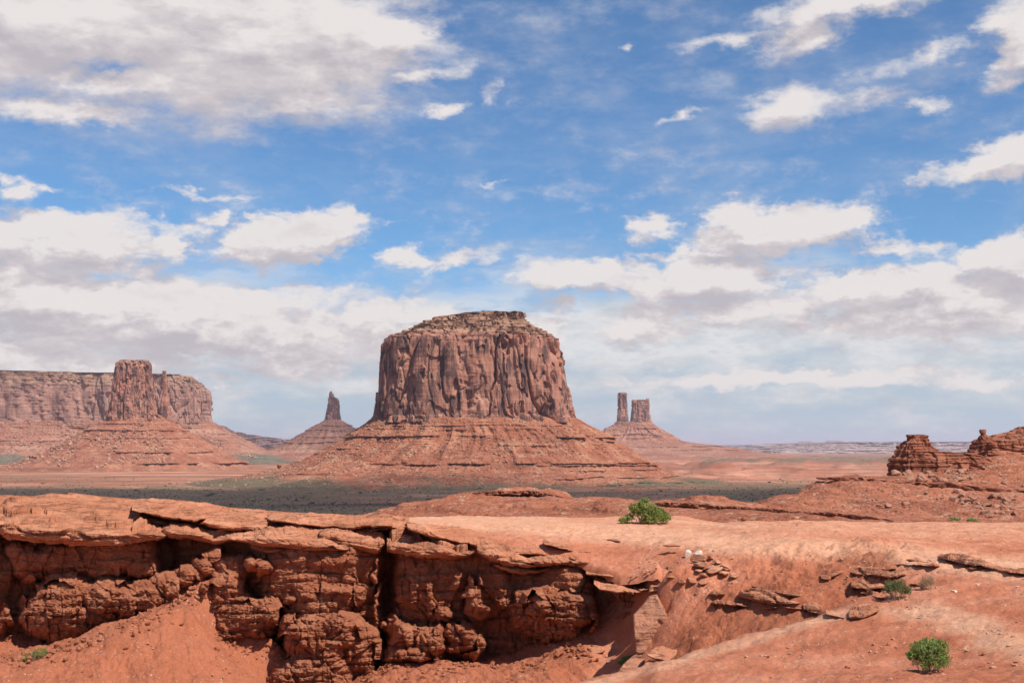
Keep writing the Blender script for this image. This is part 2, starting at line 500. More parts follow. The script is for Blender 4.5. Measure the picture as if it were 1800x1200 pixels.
def slab_mat(name, lo, mid, hi, tilt=8, s=1.0):
    """bedded sandstone seen close: fine parallel beds, blotches, grain"""
    m, N, p, pos, out = new_mat(name)
    a = N.noise(pos, 0.8 * s, 9, 0.62)
    col = N.ramp(a, [(0.3, lo), (0.5, mid), (0.7, hi)])
    q = N.mapping(pos, (0.5 * s, 0.5 * s, 9 * s), rot=(R(4), R(tilt), 0))
    bed = N.noise(q, 1.0, 8, 0.64, 0.4)
    col = N.mix(0.7, col, N.ramp(bed, [(0.3, 0.6), (0.5, 1.0), (0.7, 1.15)]), 'MULTIPLY')
    ln = N.noise(N.mapping(pos, (0.42 * s, 0.42 * s, 5.5 * s), rot=(R(3), R(tilt), 0), loc=(3, 1, 7)), 1.0, 5, 0.6, 0.5)
    dk = N.math('MULTIPLY', N.ramp(ln, [(0.44, 0.0), (0.475, 1.0), (0.51, 0.0)]), N.sstep(N.noise(pos, 0.9 * s, 4), 0.42, 0.56))
    col = N.mix(N.math('MULTIPLY', dk, 0.62), col, tuple(c * .3 for c in lo))
    gr = N.noise(pos, 18 * s, 5, 0.75)
    col = N.mix(0.6, col, N.ramp(gr, [(0.3, 0.7), (0.5, 1.0), (0.7, 1.2)]), 'MULTIPLY')
    N.put(p.inputs['Base Color'], col)
    b = bump(N, p, N.math('SUBTRACT', bed, N.math('MULTIPLY', dk, .5)), 0.6, 0.10 / s)
    bump(N, p, N.noise(pos, 9 * s, 9, 0.75), 0.7, 0.06 / s, b)
    return m

def mud_mat(name, lo, mid, hi):
    """crumbly mudstone wall under the cap rock"""
    m, N, p, pos, out = new_mat(name)
    a = N.noise(pos, 1.3, 10, 0.66)
    col = N.ramp(a, [(0.3, lo), (0.5, mid), (0.7, hi)])
    sp = N.noise(pos, 6, 8, 0.7)
    col = N.mix(0.7, col, N.ramp(sp, [(0.3, 0.6), (0.5, 1.0), (0.72, 1.3)]), 'MULTIPLY')
    salt = N.math('MULTIPLY', N.sstep(N.noise(pos, 1.9, 6, 0.7), 0.60, 0.74), 0.35)
    col = N.mix(salt, col, (0.50, 0.30, 0.22))
    N.put(p.inputs['Base Color'], col)
    bump(N, p, N.noise(N.mapping(pos, (1, 1, .7)), 6, 11, 0.8), 1.0, 0.2)
    return m

def leaf_mat(name, c0, c1, c2):
    m, N, p, pos, out = new_mat(name)
    a = N.noise(pos, 7, 4, 0.7)
    col = N.ramp(a, [(0.3, c0), (0.5, c1), (0.7, c2)])
    N.put(p.inputs['Base Color'], col)
    p.inputs['Roughness'].default_value = 0.6
    tr = N.n('ShaderNodeBsdfTranslucent'); N.put(tr.inputs[0], col)
    mx = N.n('ShaderNodeMixShader'); mx.inputs[0].default_value = 0.4
    N.t.links.new(p.outputs[0], mx.inputs[1]); N.t.links.new(tr.outputs[0], mx.inputs[2])
    N.t.links.new(mx.outputs[0], out.inputs[0])
    return m

def plain_mat(name, c0, c1, s):
    m, N, p, pos, out = new_mat(name)
    N.put(p.inputs['Base Color'], N.ramp(N.noise(pos, s, 6, 0.65), [(0.3, c0), (0.7, c1)]))
    bump(N, p, N.noise(pos, s * 3, 6, 0.7), 0.5, 0.3 / s)
    return m

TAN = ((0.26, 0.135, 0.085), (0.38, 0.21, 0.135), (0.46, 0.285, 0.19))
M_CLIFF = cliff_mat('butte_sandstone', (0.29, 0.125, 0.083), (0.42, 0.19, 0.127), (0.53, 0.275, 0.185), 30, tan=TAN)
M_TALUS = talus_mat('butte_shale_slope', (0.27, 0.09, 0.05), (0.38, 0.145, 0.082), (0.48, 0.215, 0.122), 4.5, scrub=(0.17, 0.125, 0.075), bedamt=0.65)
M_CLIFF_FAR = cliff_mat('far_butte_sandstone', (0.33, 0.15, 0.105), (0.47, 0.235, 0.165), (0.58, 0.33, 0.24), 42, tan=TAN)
M_CLIFF_MESA = cliff_mat('hazy_mesa_sandstone', (0.36, 0.178, 0.125), (0.43, 0.225, 0.16), (0.50, 0.28, 0.205), 70, vamt=.55, tan=TAN)  # distance haze put into the rock colour: paler than the nearer butte
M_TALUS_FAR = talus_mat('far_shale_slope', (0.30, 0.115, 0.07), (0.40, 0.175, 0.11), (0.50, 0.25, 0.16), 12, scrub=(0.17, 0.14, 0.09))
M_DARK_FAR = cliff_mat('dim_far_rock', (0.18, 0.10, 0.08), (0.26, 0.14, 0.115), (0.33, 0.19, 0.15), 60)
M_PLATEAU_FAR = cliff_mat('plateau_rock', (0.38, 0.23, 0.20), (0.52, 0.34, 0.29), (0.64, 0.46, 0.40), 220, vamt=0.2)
M_DIRT = dirt_mat('red_dirt')
M_HILL = talus_mat('red_hill_shale', (0.29, 0.095, 0.052), (0.385, 0.136, 0.074), (0.475, 0.19, 0.108), 0.30, pale=(0.50, 0.32, 0.22), bedamt=0.7)
M_BEDS = slab_mat('thin_bedded_red_rock', (0.25, 0.085, 0.05), (0.34, 0.125, 0.072), (0.43, 0.175, 0.105), 0, 0.35)
M_CAP = slab_mat('cap_sandstone', (0.35, 0.13, 0.067), (0.465, 0.187, 0.10), (0.56, 0.255, 0.145), 5)
M_MUD = mud_mat('red_mudstone', (0.45, 0.145, 0.07), (0.59, 0.212, 0.108), (0.69, 0.30, 0.17))
M_LEDGE = slab_mat('thin_ledge_sandstone', (0.34, 0.13, 0.07), (0.46, 0.19, 0.105), (0.60, 0.31, 0.19), 3)
M_BOULDER = slab_mat('fallen_sandstone', (0.38, 0.16, 0.095), (0.47, 0.215, 0.13), (0.56, 0.28, 0.18), 75, 0.6)
M_PALE = plain_mat('pale_stone', (0.62, 0.50, 0.40), (0.80, 0.68, 0.57), 6)
M_STONE = plain_mat('small_red_stone', (0.38, 0.17, 0.10), (0.62, 0.36, 0.24), 3)
M_BLOCK = plain_mat('hill_block', (0.29, 0.13, 0.08), (0.46, 0.25, 0.165), 1.4)
M_RUBBLE = plain_mat('talus_block', (0.34, 0.16, 0.10), (0.52, 0.30, 0.20), 0.06)
M_LEAF_A = leaf_mat('bright_green_leaf', (0.17, 0.21, 0.05), (0.30, 0.345, 0.095), (0.44, 0.46, 0.17))
M_LEAF_B = leaf_mat('lime_green_leaf', (0.15, 0.21, 0.055), (0.27, 0.34, 0.095), (0.40, 0.44, 0.17))
M_LEAF_C = leaf_mat('sage_leaf', (0.11, 0.14, 0.05), (0.19, 0.21, 0.085), (0.28, 0.28, 0.13))
M_LEAF_D = leaf_mat('dry_straw', (0.34, 0.22, 0.12), (0.46, 0.32, 0.19), (0.56, 0.42, 0.27))
M_STEM = plain_mat('grey_twig', (0.20, 0.14, 0.10), (0.34, 0.25, 0.19), 20)
M_SCRUB = plain_mat('dark_scrub_leaf', (0.075, 0.075, 0.04), (0.13, 0.12, 0.07), 0.2)
def cloud_mat():
    # thin at the rim, never quite opaque
    m, N, p, pos, out = new_mat('cloud_vapour')
    p.inputs['Base Color'].default_value = (.85, .85, .85, 1)
    tr = N.n('ShaderNodeBsdfTransparent')
    c = N.math('ADD', attr(N, 'core'), N.math('MULTIPLY', N.math('SUBTRACT', N.noise(pos, 1 / 500.0, 6, .6), .5), .5))
    mx = N.n('ShaderNodeMixShader')
    N.put(mx.inputs[0], N.math('MULTIPLY', N.sstep(c, 0.0, 0.85), 0.50))
    N.t.links.new(tr.outputs[0], mx.inputs[1]); N.t.links.new(p.outputs[0], mx.inputs[2]); N.t.links.new(mx.outputs[0], out.inputs[0])
    return m
M_CLOUD = cloud_mat()

# ---------------------------------------------------------------- valley floor
def plain_colour():
    m, N, p, pos, out = new_mat('valley_earth')
    a = N.noise(pos, 1 / 260.0, 10, 0.66)
    col = N.ramp(a, [(0.34, (0.31, 0.112, 0.063)), (0.5, (0.42, 0.178, 0.105)), (0.66, (0.55, 0.285, 0.185))])
    st = N.noise(N.mapping(pos, (1 / 700.0, 1 / 160.0, 1 / 5.0)), 1.0, 7, 0.65)
    col = N.mix(0.8, col, N.ramp(st, [(0.35, 0.55), (0.5, 1.0), (0.66, 1.4)]), 'MULTIPLY')
    rl = attr(N, 'relief')
    col = N.mix(N.math('MULTIPLY', N.sstep(N.math('ADD', rl, N.math('MULTIPLY', N.math('SUBTRACT', a, .5), 1.2)), .15, .75), .8), col, (0.36, 0.135, 0.08))
    s = attr(N, 'scrub')
    n1 = N.noise(pos, 1 / 9.0, 8, 0.75)
    n2 = N.noise(pos, 1 / 75.0, 6, 0.65)
    v = N.math('ADD', s, N.math('ADD', N.math('MULTIPLY', N.math('SUBTRACT', n1, 0.5), 1.5), N.math('MULTIPLY', N.math('SUBTRACT', n2, 0.5), 2.4)))
    sf = N.sstep(v, 0.25, 0.75)
    g = N.ramp(N.noise(pos, 1 / 40.0, 8, 0.7), [(0.3, (0.12, 0.09, 0.055)), (0.5, (0.18, 0.135, 0.08)), (0.7, (0.27, 0.185, 0.11))])
    col = N.mix(N.math('MULTIPLY', sf, 0.82), col, g)
    N.put(p.inputs['Base Color'], col)
    bump(N, p, N.noise(pos, 1 / 7.0, 9, 0.75), 0.8, 3.0)
    return m
M_PLAIN = plain_colour()

def ground_height(x, y):
    r = np.hypot(x, y)
    u = 900 + x / np.maximum(y, 1) * F
    rough = sstep(u, 1040, 1250) * sstep(y, 2300, 3000) * (1 - sstep(y, 6500, 9000)) * (y > 0)
    z = 2.5 * fbm(x / 500, y / 500, 3.3, 3) * sstep(r, 900, 2000)
    z = z + rough * (95 * (ridged(x / 700, y / 800, 1.1, 5) - 0.66) + 16 * fbm(x / 250, y / 350, 5.5, 4))
    # swell running out from the foot of the big butte
    z = z + 10 * np.exp(-((x + 60) / 800) ** 2 - ((y - 2250) / 430) ** 2) * 0.6
    z = z - 6 * (1 - sstep(r, 500, 1000))
    return z

def ground_scrub(x, y, u, v):
    s = 0.12 + 0.25 * fbm(x / 900, y / 500, 8.8, 4)
    # thick dark scrub in the near flat, thinner and yellow towards the west butte
    s = s + 0.46 * sstep(v, 849, 862) * (y > 0)
    s = s + 0.30 * np.exp(-((v - 805) / 9) ** 2) * sstep(u, 1150, 1280)
    s = s + 0.45 * np.exp(-((v - 806 - 0.00 * u) / 6) ** 2) * sstep(u, 1150, 1300)
    s = s + 0.55 * np.exp(-((v - 800) / 13) ** 2 - ((u - 470) / 75) ** 2)
    s = s + 0.35 * np.exp(-((v - 822) / 5) ** 2) * (1 - sstep(u, 430, 560)) * sstep(u, 60, 300)
    s = s + 0.22 * sstep(v, 822, 846) * (1 - sstep(u, 500, 700))
    s = s + 0.5 * sstep(v, 832, 848) * sstep(u, 1180, 1300)
    s = s - 0.5 * sstep(u, 1140, 1240) * np.exp(-((v - 829) / 11) ** 2)
    return np.clip(s, 0, 1.1)

na = 1000
ang = np.concatenate([np.linspace(-180, -32, 40)[:-1], np.linspace(-32, 32, na), np.linspace(32, 180, 40)[1:]]) * math.pi / 180
rr = np.concatenate([np.linspace(0, 600, 8)[1:], 1 / np.linspace(1 / 700.0, 1 / 9000.0, 420), np.geomspace(9400, 120000, 60)])
AA, RR = np.meshgrid(ang, rr)
gx = RR * np.sin(AA); gy = RR * np.cos(AA)
gz = ground_height(gx, gy)
GV = np.stack([gx, gy, gz], -1)
gu, gv = proj(np.where(gy[..., None] > 50, GV, np.array([0, 50., 0])))
g_o = grid_mesh('ground', GV, M_PLAIN, flip=True, attrs={'scrub': ground_scrub(gx, gy, gu, gv), 'relief': sstep(gz, 2, 26) * (gy > 2300) * sstep(gu, 1040, 1200)})
tag(g_o, kind='structure')

# ---------------------------------------------------------------- buttes
def interp_rows(rows, v):
    rows = np.asarray(rows, float)
    return [np.interp(v, rows[:, 0], rows[:, k]) for k in range(1, rows.shape[1])]

def ring_angles(nf, nb):
    f = np.linspace(math.pi * 0.93, math.pi * 2.07, nf)
    b = np.linspace(math.pi * 2.07, math.pi * 2.93, nb + 2)[1:-1]
    return np.concatenate([f, b])

def stairs(v, step, soft=0.3):
    """turn a smooth run of rows into risers and treads"""
    q = v / step
    fl = np.floor(q); fr = q - fl
    return (fl + sstep(fr, 0.5 - soft / 2, 0.5 + soft / 2)) * step

def rock_rings(rows, Y, nf, nb, nv, expo, S, seed, col=0.35, crack=0.25, alcove=0.12, stair=0, stair_to=None, tan_to=None,
               ledges=(), gully=0.0, rough=0.0, cap=True, thin=0.0, soft=0.3, fall=0.0):
    """rows: (image row, left column, right column, half depth in metres) read at distance Y"""
    rows = np.asarray(rows, float)
    v0, v1 = rows[0, 0], rows[-1, 0]
    th = ring_angles(nf, nb)[None]
    vv = np.linspace(v0, v1, nv)[:, None]
    c, s = np.cos(th), np.sin(th)
    ve = np.broadcast_to(vv, (nv, th.shape[1])).copy()
    px = Y / F
    if stair:
        jit = stair * 1.1 * fbm(c * 3 + seed, s * 3, vv / (stair * 3), 4)
        st = stairs(ve + jit, stair, soft) - jit
        w = 1.0 if stair_to is None else (1 - sstep(ve, stair_to - 2, stair_to + 2))
        ve = ve + w * (np.clip(st, v0, v1) - ve)
    uL, uR, hd = interp_rows(rows, ve)
    hw = (uR - uL) / 2 * px; cx = ((uR + uL) / 2 - 900) * px
    ex = 2.0 / expo
    rx = np.sign(c) * np.abs(c) ** ex; ry = np.sign(s) * np.abs(s) ** ex
    X = cx + hw * rx; Yy = Y + hd * ry
    Z = np.broadcast_to(CZ - (vv - HV) * px, X.shape)
    nx = c / np.maximum(hw, 1e-6) * np.abs(c) ** 0.0; ny = s / np.maximum(hd, 1e-6)
    ln = np.hypot(nx, ny) + 1e-9; nx /= ln; ny /= ln
    # columns keep to the same place up the wall
    bx = X; by = Yy
    sd = seed * 13.7
    d = 0.0
    if col:
        wz = Z / (S * 7)
        d = d + S * col * .62 * fbm(bx / S + sd, by / S, wz, 3, 0.5)
        d = d + S * col * 0.80 * np.round(2.2 * fbm(bx / (S * .85) + sd + 5, by / (S * .85), Z / (S * 3.5), 2)) / 2.2
        d = d + S * col * 0.09 * fbm(bx / (S * .18) + sd, by / (S * .18), Z / (S * 1.6), 4, 0.6)
    if crack:
        wob = 0.25 * fbm(bx / S, by / S, Z / S + sd, 3)
        n = perlin(bx / (S * 1.3) + sd + 9 + wob * .4, by / (S * 1.3), Z / (S * 9))
        d = d - S * crack * np.exp(-(np.abs(n) / 0.035) ** 1.3)
        n = perlin(bx / (S * .45) + sd + 2 + wob * .5, by / (S * .45), Z / (S * 3))
        d = d - S * crack * 0.24 * np.exp(-(np.abs(n) / 0.05) ** 1.3)
    if alcove:
        n = fbm(bx / (S * 1.1) + sd + 21, by / (S * 1.1), Z / (S * 2.6), 4, 0.5)
        d = d - S * alcove * sstep(n, 0.18, 0.24)
        n = fbm(bx / (S * .5) + sd + 31, by / (S * .5), Z / (S * .9), 3, 0.55)
        d = d - S * alcove * 0.45 * sstep(n, 0.22, 0.28)
    if thin:
        d = d + thin * fbm(bx / (S * 4), by / (S * 4), Z / (S * .09) + sd, 3, 0.6)
    for (vl, reach, amp, lo, hi) in ledges:
        # an outcropping bed: the slope steps out above row vl and drops at it
        uu = 900 + X / Y * F
        msk = sstep(uu, lo - 15, lo + 15) * (1 - sstep(uu, hi - 15, hi + 15))
        msk = msk * sstep(fbm(X / (S * 4) + vl, Yy / (S * 4), seed, 3), -0.38, 0.06)
        vl2 = vl + 2.2 * fbm(X / (S * 5), Yy / (S * 5), vl, 3)
        dd = np.broadcast_to(vv, X.shape) - vl2
        saw = np.where(dd < 0, np.clip(1 + dd / reach, 0, 1), np.clip(1 - dd / (reach * 0.09), 0, 1))
        d = d + amp * msk * saw * (1 + 0.5 * fbm(X / (S * .5), Yy / (S * .5), Z / (S * .4), 3))
    if gully:
        a_ = np.arctan2(Yy - Y, (X - cx))
        rad = np.hypot(X - cx, Yy - Y)
        t = (vv - v0) / (v1 - v0)
        d = d + gully * (ridged(np.cos(a_) * 4 + sd, np.sin(a_) * 4, rad / (S * 14), 4) - 0.65) * sstep(t, 0.0, 0.25) * 2
    if rough:
        d = d + rough * fbm(X / (S * .9), Yy / (S * .9), Z / (S * .9) + sd, 5, 0.62)
    X = X + nx * d; Yy = Yy + ny * d
    if fall:      # the rim sinks towards the right end
        Z = Z - fall * np.clip((900 + X / Y * F) / 345, 0, 1.1) * (v1 - vv) / (v1 - v0)
    V = np.stack([X, Yy, Z], -1)
    tan = np.zeros(X.shape)
    if tan_to is not None:
        tan = 1 - sstep(vv + 3 * fbm(c * 5, s * 5, seed, 3), tan_to - 3, tan_to + 3)
        tan = np.broadcast_to(tan, X.shape)
    uu = 900 + X / Y * F
    if cap:
        # close the top with a few shrinking rings
        top = V[0]; cen = top.mean(0)
        k = np.array([0.0, 0.3, 0.6, 0.85])[:, None, None]
        cp = cen + (top - cen) * k
        zn = 0.5 * S * 0.08 * fbm(cp[..., 0] / (S * .4), cp[..., 1] / (S * .4), seed, 3)
        cp[..., 2] = top[None, :, 2] * k[..., 0] + cen[2] * (1 - k[..., 0]) + zn * (1 - k[..., 0])
        V = np.concatenate([cp, V]); tan = np.concatenate([np.broadcast_to(tan[:1], (4, tan.shape[1])), tan])
        uu = np.concatenate([np.broadcast_to(uu[:1], (4, uu.shape[1])), uu])
        vf = np.concatenate([np.full((4, 1), v0), vv])
    else:
        vf = vv
    return V, tan, np.broadcast_to(vf, tan.shape), uu

def rock_part(name, root, mat, scrub=None, **kw):
    V, tan, vf, uu = rock_rings(**kw)
    at = {'tan': tan}
    at['scrub'] = scrub(uu, vf, V) if scrub else np.zeros(tan.shape)
    return grid_mesh(name, V, mat, root, root.location, wrap=True, flip=True, attrs=at), V

def template_rock(seed, cuts=5, n=1):
    """unit faceted block: an icosphere chopped by random planes"""
    import bmesh
    r = np.random.default_rng(seed)
    bm = bmesh.new()
    bmesh.ops.create_icosphere(bm, subdivisions=n, radius=1.0)
    V = np.array([v.co[:] for v in bm.verts]); Fc = np.array([[v.index for v in f.verts] for f in bm.faces])
    bm.free()
    for _ in range(cuts):
        nrm = r.normal(size=3); nrm /= np.linalg.norm(nrm); off = r.uniform(.45, .8)
        dd = V @ nrm - off
        V = V - np.where(dd > 0, dd, 0)[:, None] * nrm
    return V, Fc

TR = [template_rock(40 + i, 6, 1) for i in range(6)]

def scatter(name, P, size, mat, parent=None, origin=(0, 0, 0), flat=0.65, sink=0.25, smooth=False, seed=1):
    """many small blocks in one mesh"""
    r = np.random.default_rng(seed)
    Vs, Fs, off = [], [], 0
    n = len(P)
    kind = r.integers(0, len(TR), n)
    for k in range(len(TR)):
        idx = np.where(kind == k)[0]
        if not len(idx): continue
        T, Fc = TR[k]
        a = r.uniform(0, 2 * math.pi, len(idx)); ca, sa = np.cos(a), np.sin(a)
        sx = size[idx] * r.uniform(.7, 1.3, len(idx)); sy = size[idx] * r.uniform(.6, 1.1, len(idx)); sz = size[idx] * flat * r.uniform(.6, 1.2, len(idx))
        x = T[None, :, 0] * sx[:, None]; y = T[None, :, 1] * sy[:, None]; z = T[None, :, 2] * sz[:, None]
        tl = r.normal(0, .3, len(idx))[:, None]
        z = z + x * tl
        V = np.stack([x * ca[:, None] - y * sa[:, None] + P[idx, None, 0], x * sa[:, None] + y * ca[:, None] + P[idx, None, 1],
                      z + P[idx, None, 2] + (sz * (1 - sink) * .5)[:, None]], -1)
        Vs.append(V.reshape(-1, 3))
        Fs.append((Fc[None] + (np.arange(len(idx)) * len(T))[:, None, None] + off).reshape(-1, 3))
        off += len(idx) * len(T)
    return raw_mesh(name, np.concatenate(Vs), np.concatenate(Fs), mat, parent, origin, smooth)

def talus_blocks(root, V, n, smin, smax, seed, front=0.62):
    r = np.random.default_rng(seed)
    nv, nt = V.shape[:2]
    i = (nv * (0.03 + 0.85 * r.random(n * 4) ** 0.8)).astype(int); j = (nt * front * r.random(n * 4)).astype(int)
    P = V[i, j]
    keep = fbm(P[:, 0] / (smax * 12), P[:, 1] / (smax * 12), P[:, 2] / (smax * 12) + seed, 3) > 0.05
    P = P[keep][:n]
    size = smin * (smax / smin) ** (r.random(len(P)) ** 2.2)
    o = scatter('rubble', P, size, M_RUBBLE, root, root.location, 0.7, 0.3, seed=seed)
    o['kind'] = 'stuff'
    return o

# the big butte in the middle
YB = 2250.0
b = empty('sandstone_butte', ray(838, 850, YB), 'large flat-topped red butte rising alone in the middle of the valley', 'butte')
crows0 = [(551, 872, 914, 30), (553, 830, 918, 50), (557, 800, 919, 60), (560, 768, 915, 65), (563, 762, 915, 70), (566, 755, 920, 76), (577, 735, 938, 92), (583, 718, 948, 103), (590, 704, 962, 113),
         (595, 684, 978, 120), (599, 672, 986, 126), (606, 669, 988, 128), (640, 667, 994, 130), (680, 664, 1001, 132), (715, 659, 1008, 136), (731, 657, 1012, 138), (735, 654, 1016, 141), (744, 652, 1018, 143)]
crows = [(a_, l_ + (5 if a_ > 590 else 0), r_ - (6 if a_ > 590 else 0), d_) for (a_, l_, r_, d_) in crows0]
_, CV = rock_part('cliff', b, M_CLIFF, rows=crows, Y=YB, nf=760, nb=120, nv=430, expo=3.0, S=50, seed=3, col=0.23, crack=0.30, alcove=0.15,
                  stair=5.5, stair_to=602, tan_to=594, thin=0.35, rough=0.4)
brim = [(0, 0)]
def b_scrub(u, v, V):
    s = 0.55 * sstep(v, 822, 850) + 0.35 * sstep(v, 800, 840) * (1 - sstep(u, 560, 700)) * 0.5
    return np.clip(s + 0.3 * fbm(V[..., 0] / 90, V[..., 1] / 90, 2.2, 4) * sstep(v, 790, 830), 0, 1)
trows = [(734, 658, 1013, 130), (738, 651, 1020, 144), (745, 643, 1030, 152), (760, 624, 1058, 170), (770, 612, 1074, 184), (790, 578, 1102, 212), (800, 556, 1120, 228), (812, 530, 1140, 248),
         (823, 497, 1160, 275), (832, 455, 1185, 300), (840, 400, 1225, 330), (848, 330, 1290, 370), (856, 240, 1370, 430), (866, 120, 1480, 500)]
_, TV = rock_part('talus_slope', b, M_TALUS, b_scrub, rows=trows, Y=YB, nf=900, nb=110, nv=360, expo=2.15, S=18, seed=5, col=0, crack=0, alcove=0,
                  ledges=[(768, 10, 8, 600, 780), (767, 5, 6, 745, 860), (770, 12, 10, 975, 1110), (776, 5, 8, 985, 1110), (783, 4, 4, 880, 950), (789, 5, 4, 540, 640), (797, 6, 4, 560, 660), (812, 12, 9, 680, 1200), (815, 5, 7, 940, 1180), (834, 6, 7, 900, 1260), (842, 6, 6, 960, 1300), (823, 5, 5, 1000, 1200), (750, 4, 3, 650, 1020), (757, 4, 3, 700, 1020), (829, 5, 4, 500, 620)],
                  gully=15, rough=2.0, cap=False, thin=1.2)
talus_blocks(b, TV, 3200, 0.8, 3.4, 3)

# butte with a thumb, left
YW = 3690.0
w = empty('mitten_butte', ray(240, 825, YW), 'red butte with a slim thumb of rock beside its block, standing before the long mesa', 'butte')
rock_part('cliff', w, M_CLIFF, rows=[(633, 212, 262, 20), (635, 208, 262, 30), (638, 206, 265, 38), (645, 204, 266, 44), (660, 202, 267, 48), (690, 199, 269, 52), (704, 197, 272, 54), (715, 194, 276, 56), (726, 193, 279, 58), (730, 190, 288, 60), (738, 188, 296, 64)], Y=YW,
          nf=300, nb=50, nv=220, expo=3, S=24, seed=11, col=0.26, crack=0.6, alcove=0.24, rough=0.8, thin=0.5, tan_to=636)
rock_part('summit_knob', w, M_CLIFF, rows=[(632.2, 217, 226, 12), (634, 214, 230, 16), (637, 212, 233, 18)], Y=YW, nf=50, nb=12, nv=14, expo=2.4, S=14, seed=12, col=.15, crack=0, alcove=0)
rock_part('rock_spire', w, M_CLIFF, rows=[(651, 286, 292, 5), (654, 284.5, 293, 8), (657, 286, 292.5, 7), (662, 284.5, 293.5, 9), (690, 284.5, 294.5, 10), (705, 283, 296, 12), (738, 280, 300, 18)], Y=YW,
          nf=80, nb=20, nv=120, expo=2.5, S=12, seed=13, col=0.22, crack=0.2, alcove=0.12, rough=1.0)
def w_scrub(u, v, V):
    return np.clip(0.4 * sstep(v, 812, 828), 0, 1)
_, WV = rock_part('talus_slope', w, M_TALUS, w_scrub, rows=[(735, 190, 298, 60), (740, 184, 303, 70), (752, 160, 318, 100), (770, 131, 346, 145), (785, 104, 375, 190), (800, 72, 400, 240), (810, 50, 420, 280), (816, 30, 432, 305), (824, -30, 455, 340), (834, -120, 520, 420)], Y=YW,
          nf=560, nb=70, nv=240, expo=2.1, S=24, seed=15, col=0, crack=0, alcove=0,
          ledges=[(756, 6, 11, 140, 260), (757, 5, 6, 240, 340), (770, 5, 5, 120, 350), (787, 7, 11, 80, 170), (794, 6, 12, 220, 380), (802, 7, 12, 50, 125), (812, 7, 16, 295, 440), (745, 4, 5, 180, 300)],
          gully=9, rough=2.4, cap=False, thin=2)
talus_blocks(w, WV, 1400, 1.8, 7.5, 15)

# the long mesa behind it
YM = 5400.0
m_ = empty('long_mesa', ray(100, 800, YM), 'long pale red mesa running off the left edge behind the thumbed butte', 'mesa')
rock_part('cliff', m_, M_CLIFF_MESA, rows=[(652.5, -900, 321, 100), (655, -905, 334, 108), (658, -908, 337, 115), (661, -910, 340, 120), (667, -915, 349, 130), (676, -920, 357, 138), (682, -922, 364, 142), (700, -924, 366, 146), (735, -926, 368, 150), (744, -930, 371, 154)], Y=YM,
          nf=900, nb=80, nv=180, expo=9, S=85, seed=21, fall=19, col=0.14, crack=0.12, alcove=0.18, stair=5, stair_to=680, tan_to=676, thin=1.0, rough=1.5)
def m_scrub(u, v, V):
    return np.clip(0.55 * sstep(v, 785, 806) + 0.2 * fbm(V[..., 0] / 200, V[..., 1] / 200, 1, 3), 0, 1)
_, MV = rock_part('talus_slope', m_, M_TALUS_FAR, m_scrub, rows=[(740, -925, 366, 145), (744, -935, 375, 158), (755, -950, 389, 190), (770, -970, 416, 240), (785, -990, 446, 300), (795, -1010, 471, 350), (803, -1040, 515, 440), (812, -1090, 570, 560)], Y=YM,
          nf=760, nb=60, nv=160, expo=6, S=34, seed=23, col=0, crack=0, alcove=0,
          ledges=[(752, 5, 9, -200, 450), (763, 5, 9, 330, 450), (775, 5, 8, -200, 460)], gully=16, rough=5, cap=False, thin=3)
talus_blocks(m_, MV, 2600, 3, 10, 23, 0.75)

# dim far mesa between the long mesa and the spire
YD = 9000.0
dm = empty('dim_mesa', ray(400, 790, YD), 'low dim purple mesa far off between the long mesa and the lone spire', 'mesa')
rock_part('mesa_body', dm, M_DARK_FAR, rows=[(747, 180, 384, 200), (750, 170, 390, 260), (757, 160, 402, 330), (759, 155, 408, 350), (764, 150, 436, 420), (766, 150, 443, 440), (771, 140, 480, 520), (773, 130, 500, 560), (784, 90, 530, 700), (800, 30, 600, 900)], Y=YD,
          nf=260, nb=30, nv=90, expo=4, S=70, seed=31, col=.25, crack=.1, alcove=.06, thin=6, stair=5)

# lone spire
YS = 5600.0
s_ = empty('spire_butte', ray(584, 795, YS), 'lone jagged spire on a cone of rubble, left of the big butte', 'butte')
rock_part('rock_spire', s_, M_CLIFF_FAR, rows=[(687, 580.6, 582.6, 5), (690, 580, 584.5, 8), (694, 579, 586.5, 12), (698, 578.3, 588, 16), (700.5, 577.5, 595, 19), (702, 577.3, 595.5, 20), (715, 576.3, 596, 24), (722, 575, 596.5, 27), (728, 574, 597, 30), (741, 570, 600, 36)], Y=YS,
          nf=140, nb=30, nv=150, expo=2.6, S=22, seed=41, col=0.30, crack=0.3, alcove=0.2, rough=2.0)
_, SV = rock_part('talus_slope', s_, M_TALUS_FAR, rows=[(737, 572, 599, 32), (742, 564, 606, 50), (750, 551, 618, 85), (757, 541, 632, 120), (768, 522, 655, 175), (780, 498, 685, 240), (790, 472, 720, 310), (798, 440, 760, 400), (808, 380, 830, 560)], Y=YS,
          nf=260, nb=40, nv=130, expo=2.1, S=34, seed=43, col=0, crack=0, alcove=0, ledges=[(748, 5, 10, 500, 700), (757, 5, 9, 500, 700), (768, 5, 9, 500, 700), (778, 6, 12, 480, 700)], gully=12, rough=3, cap=False, thin=3)

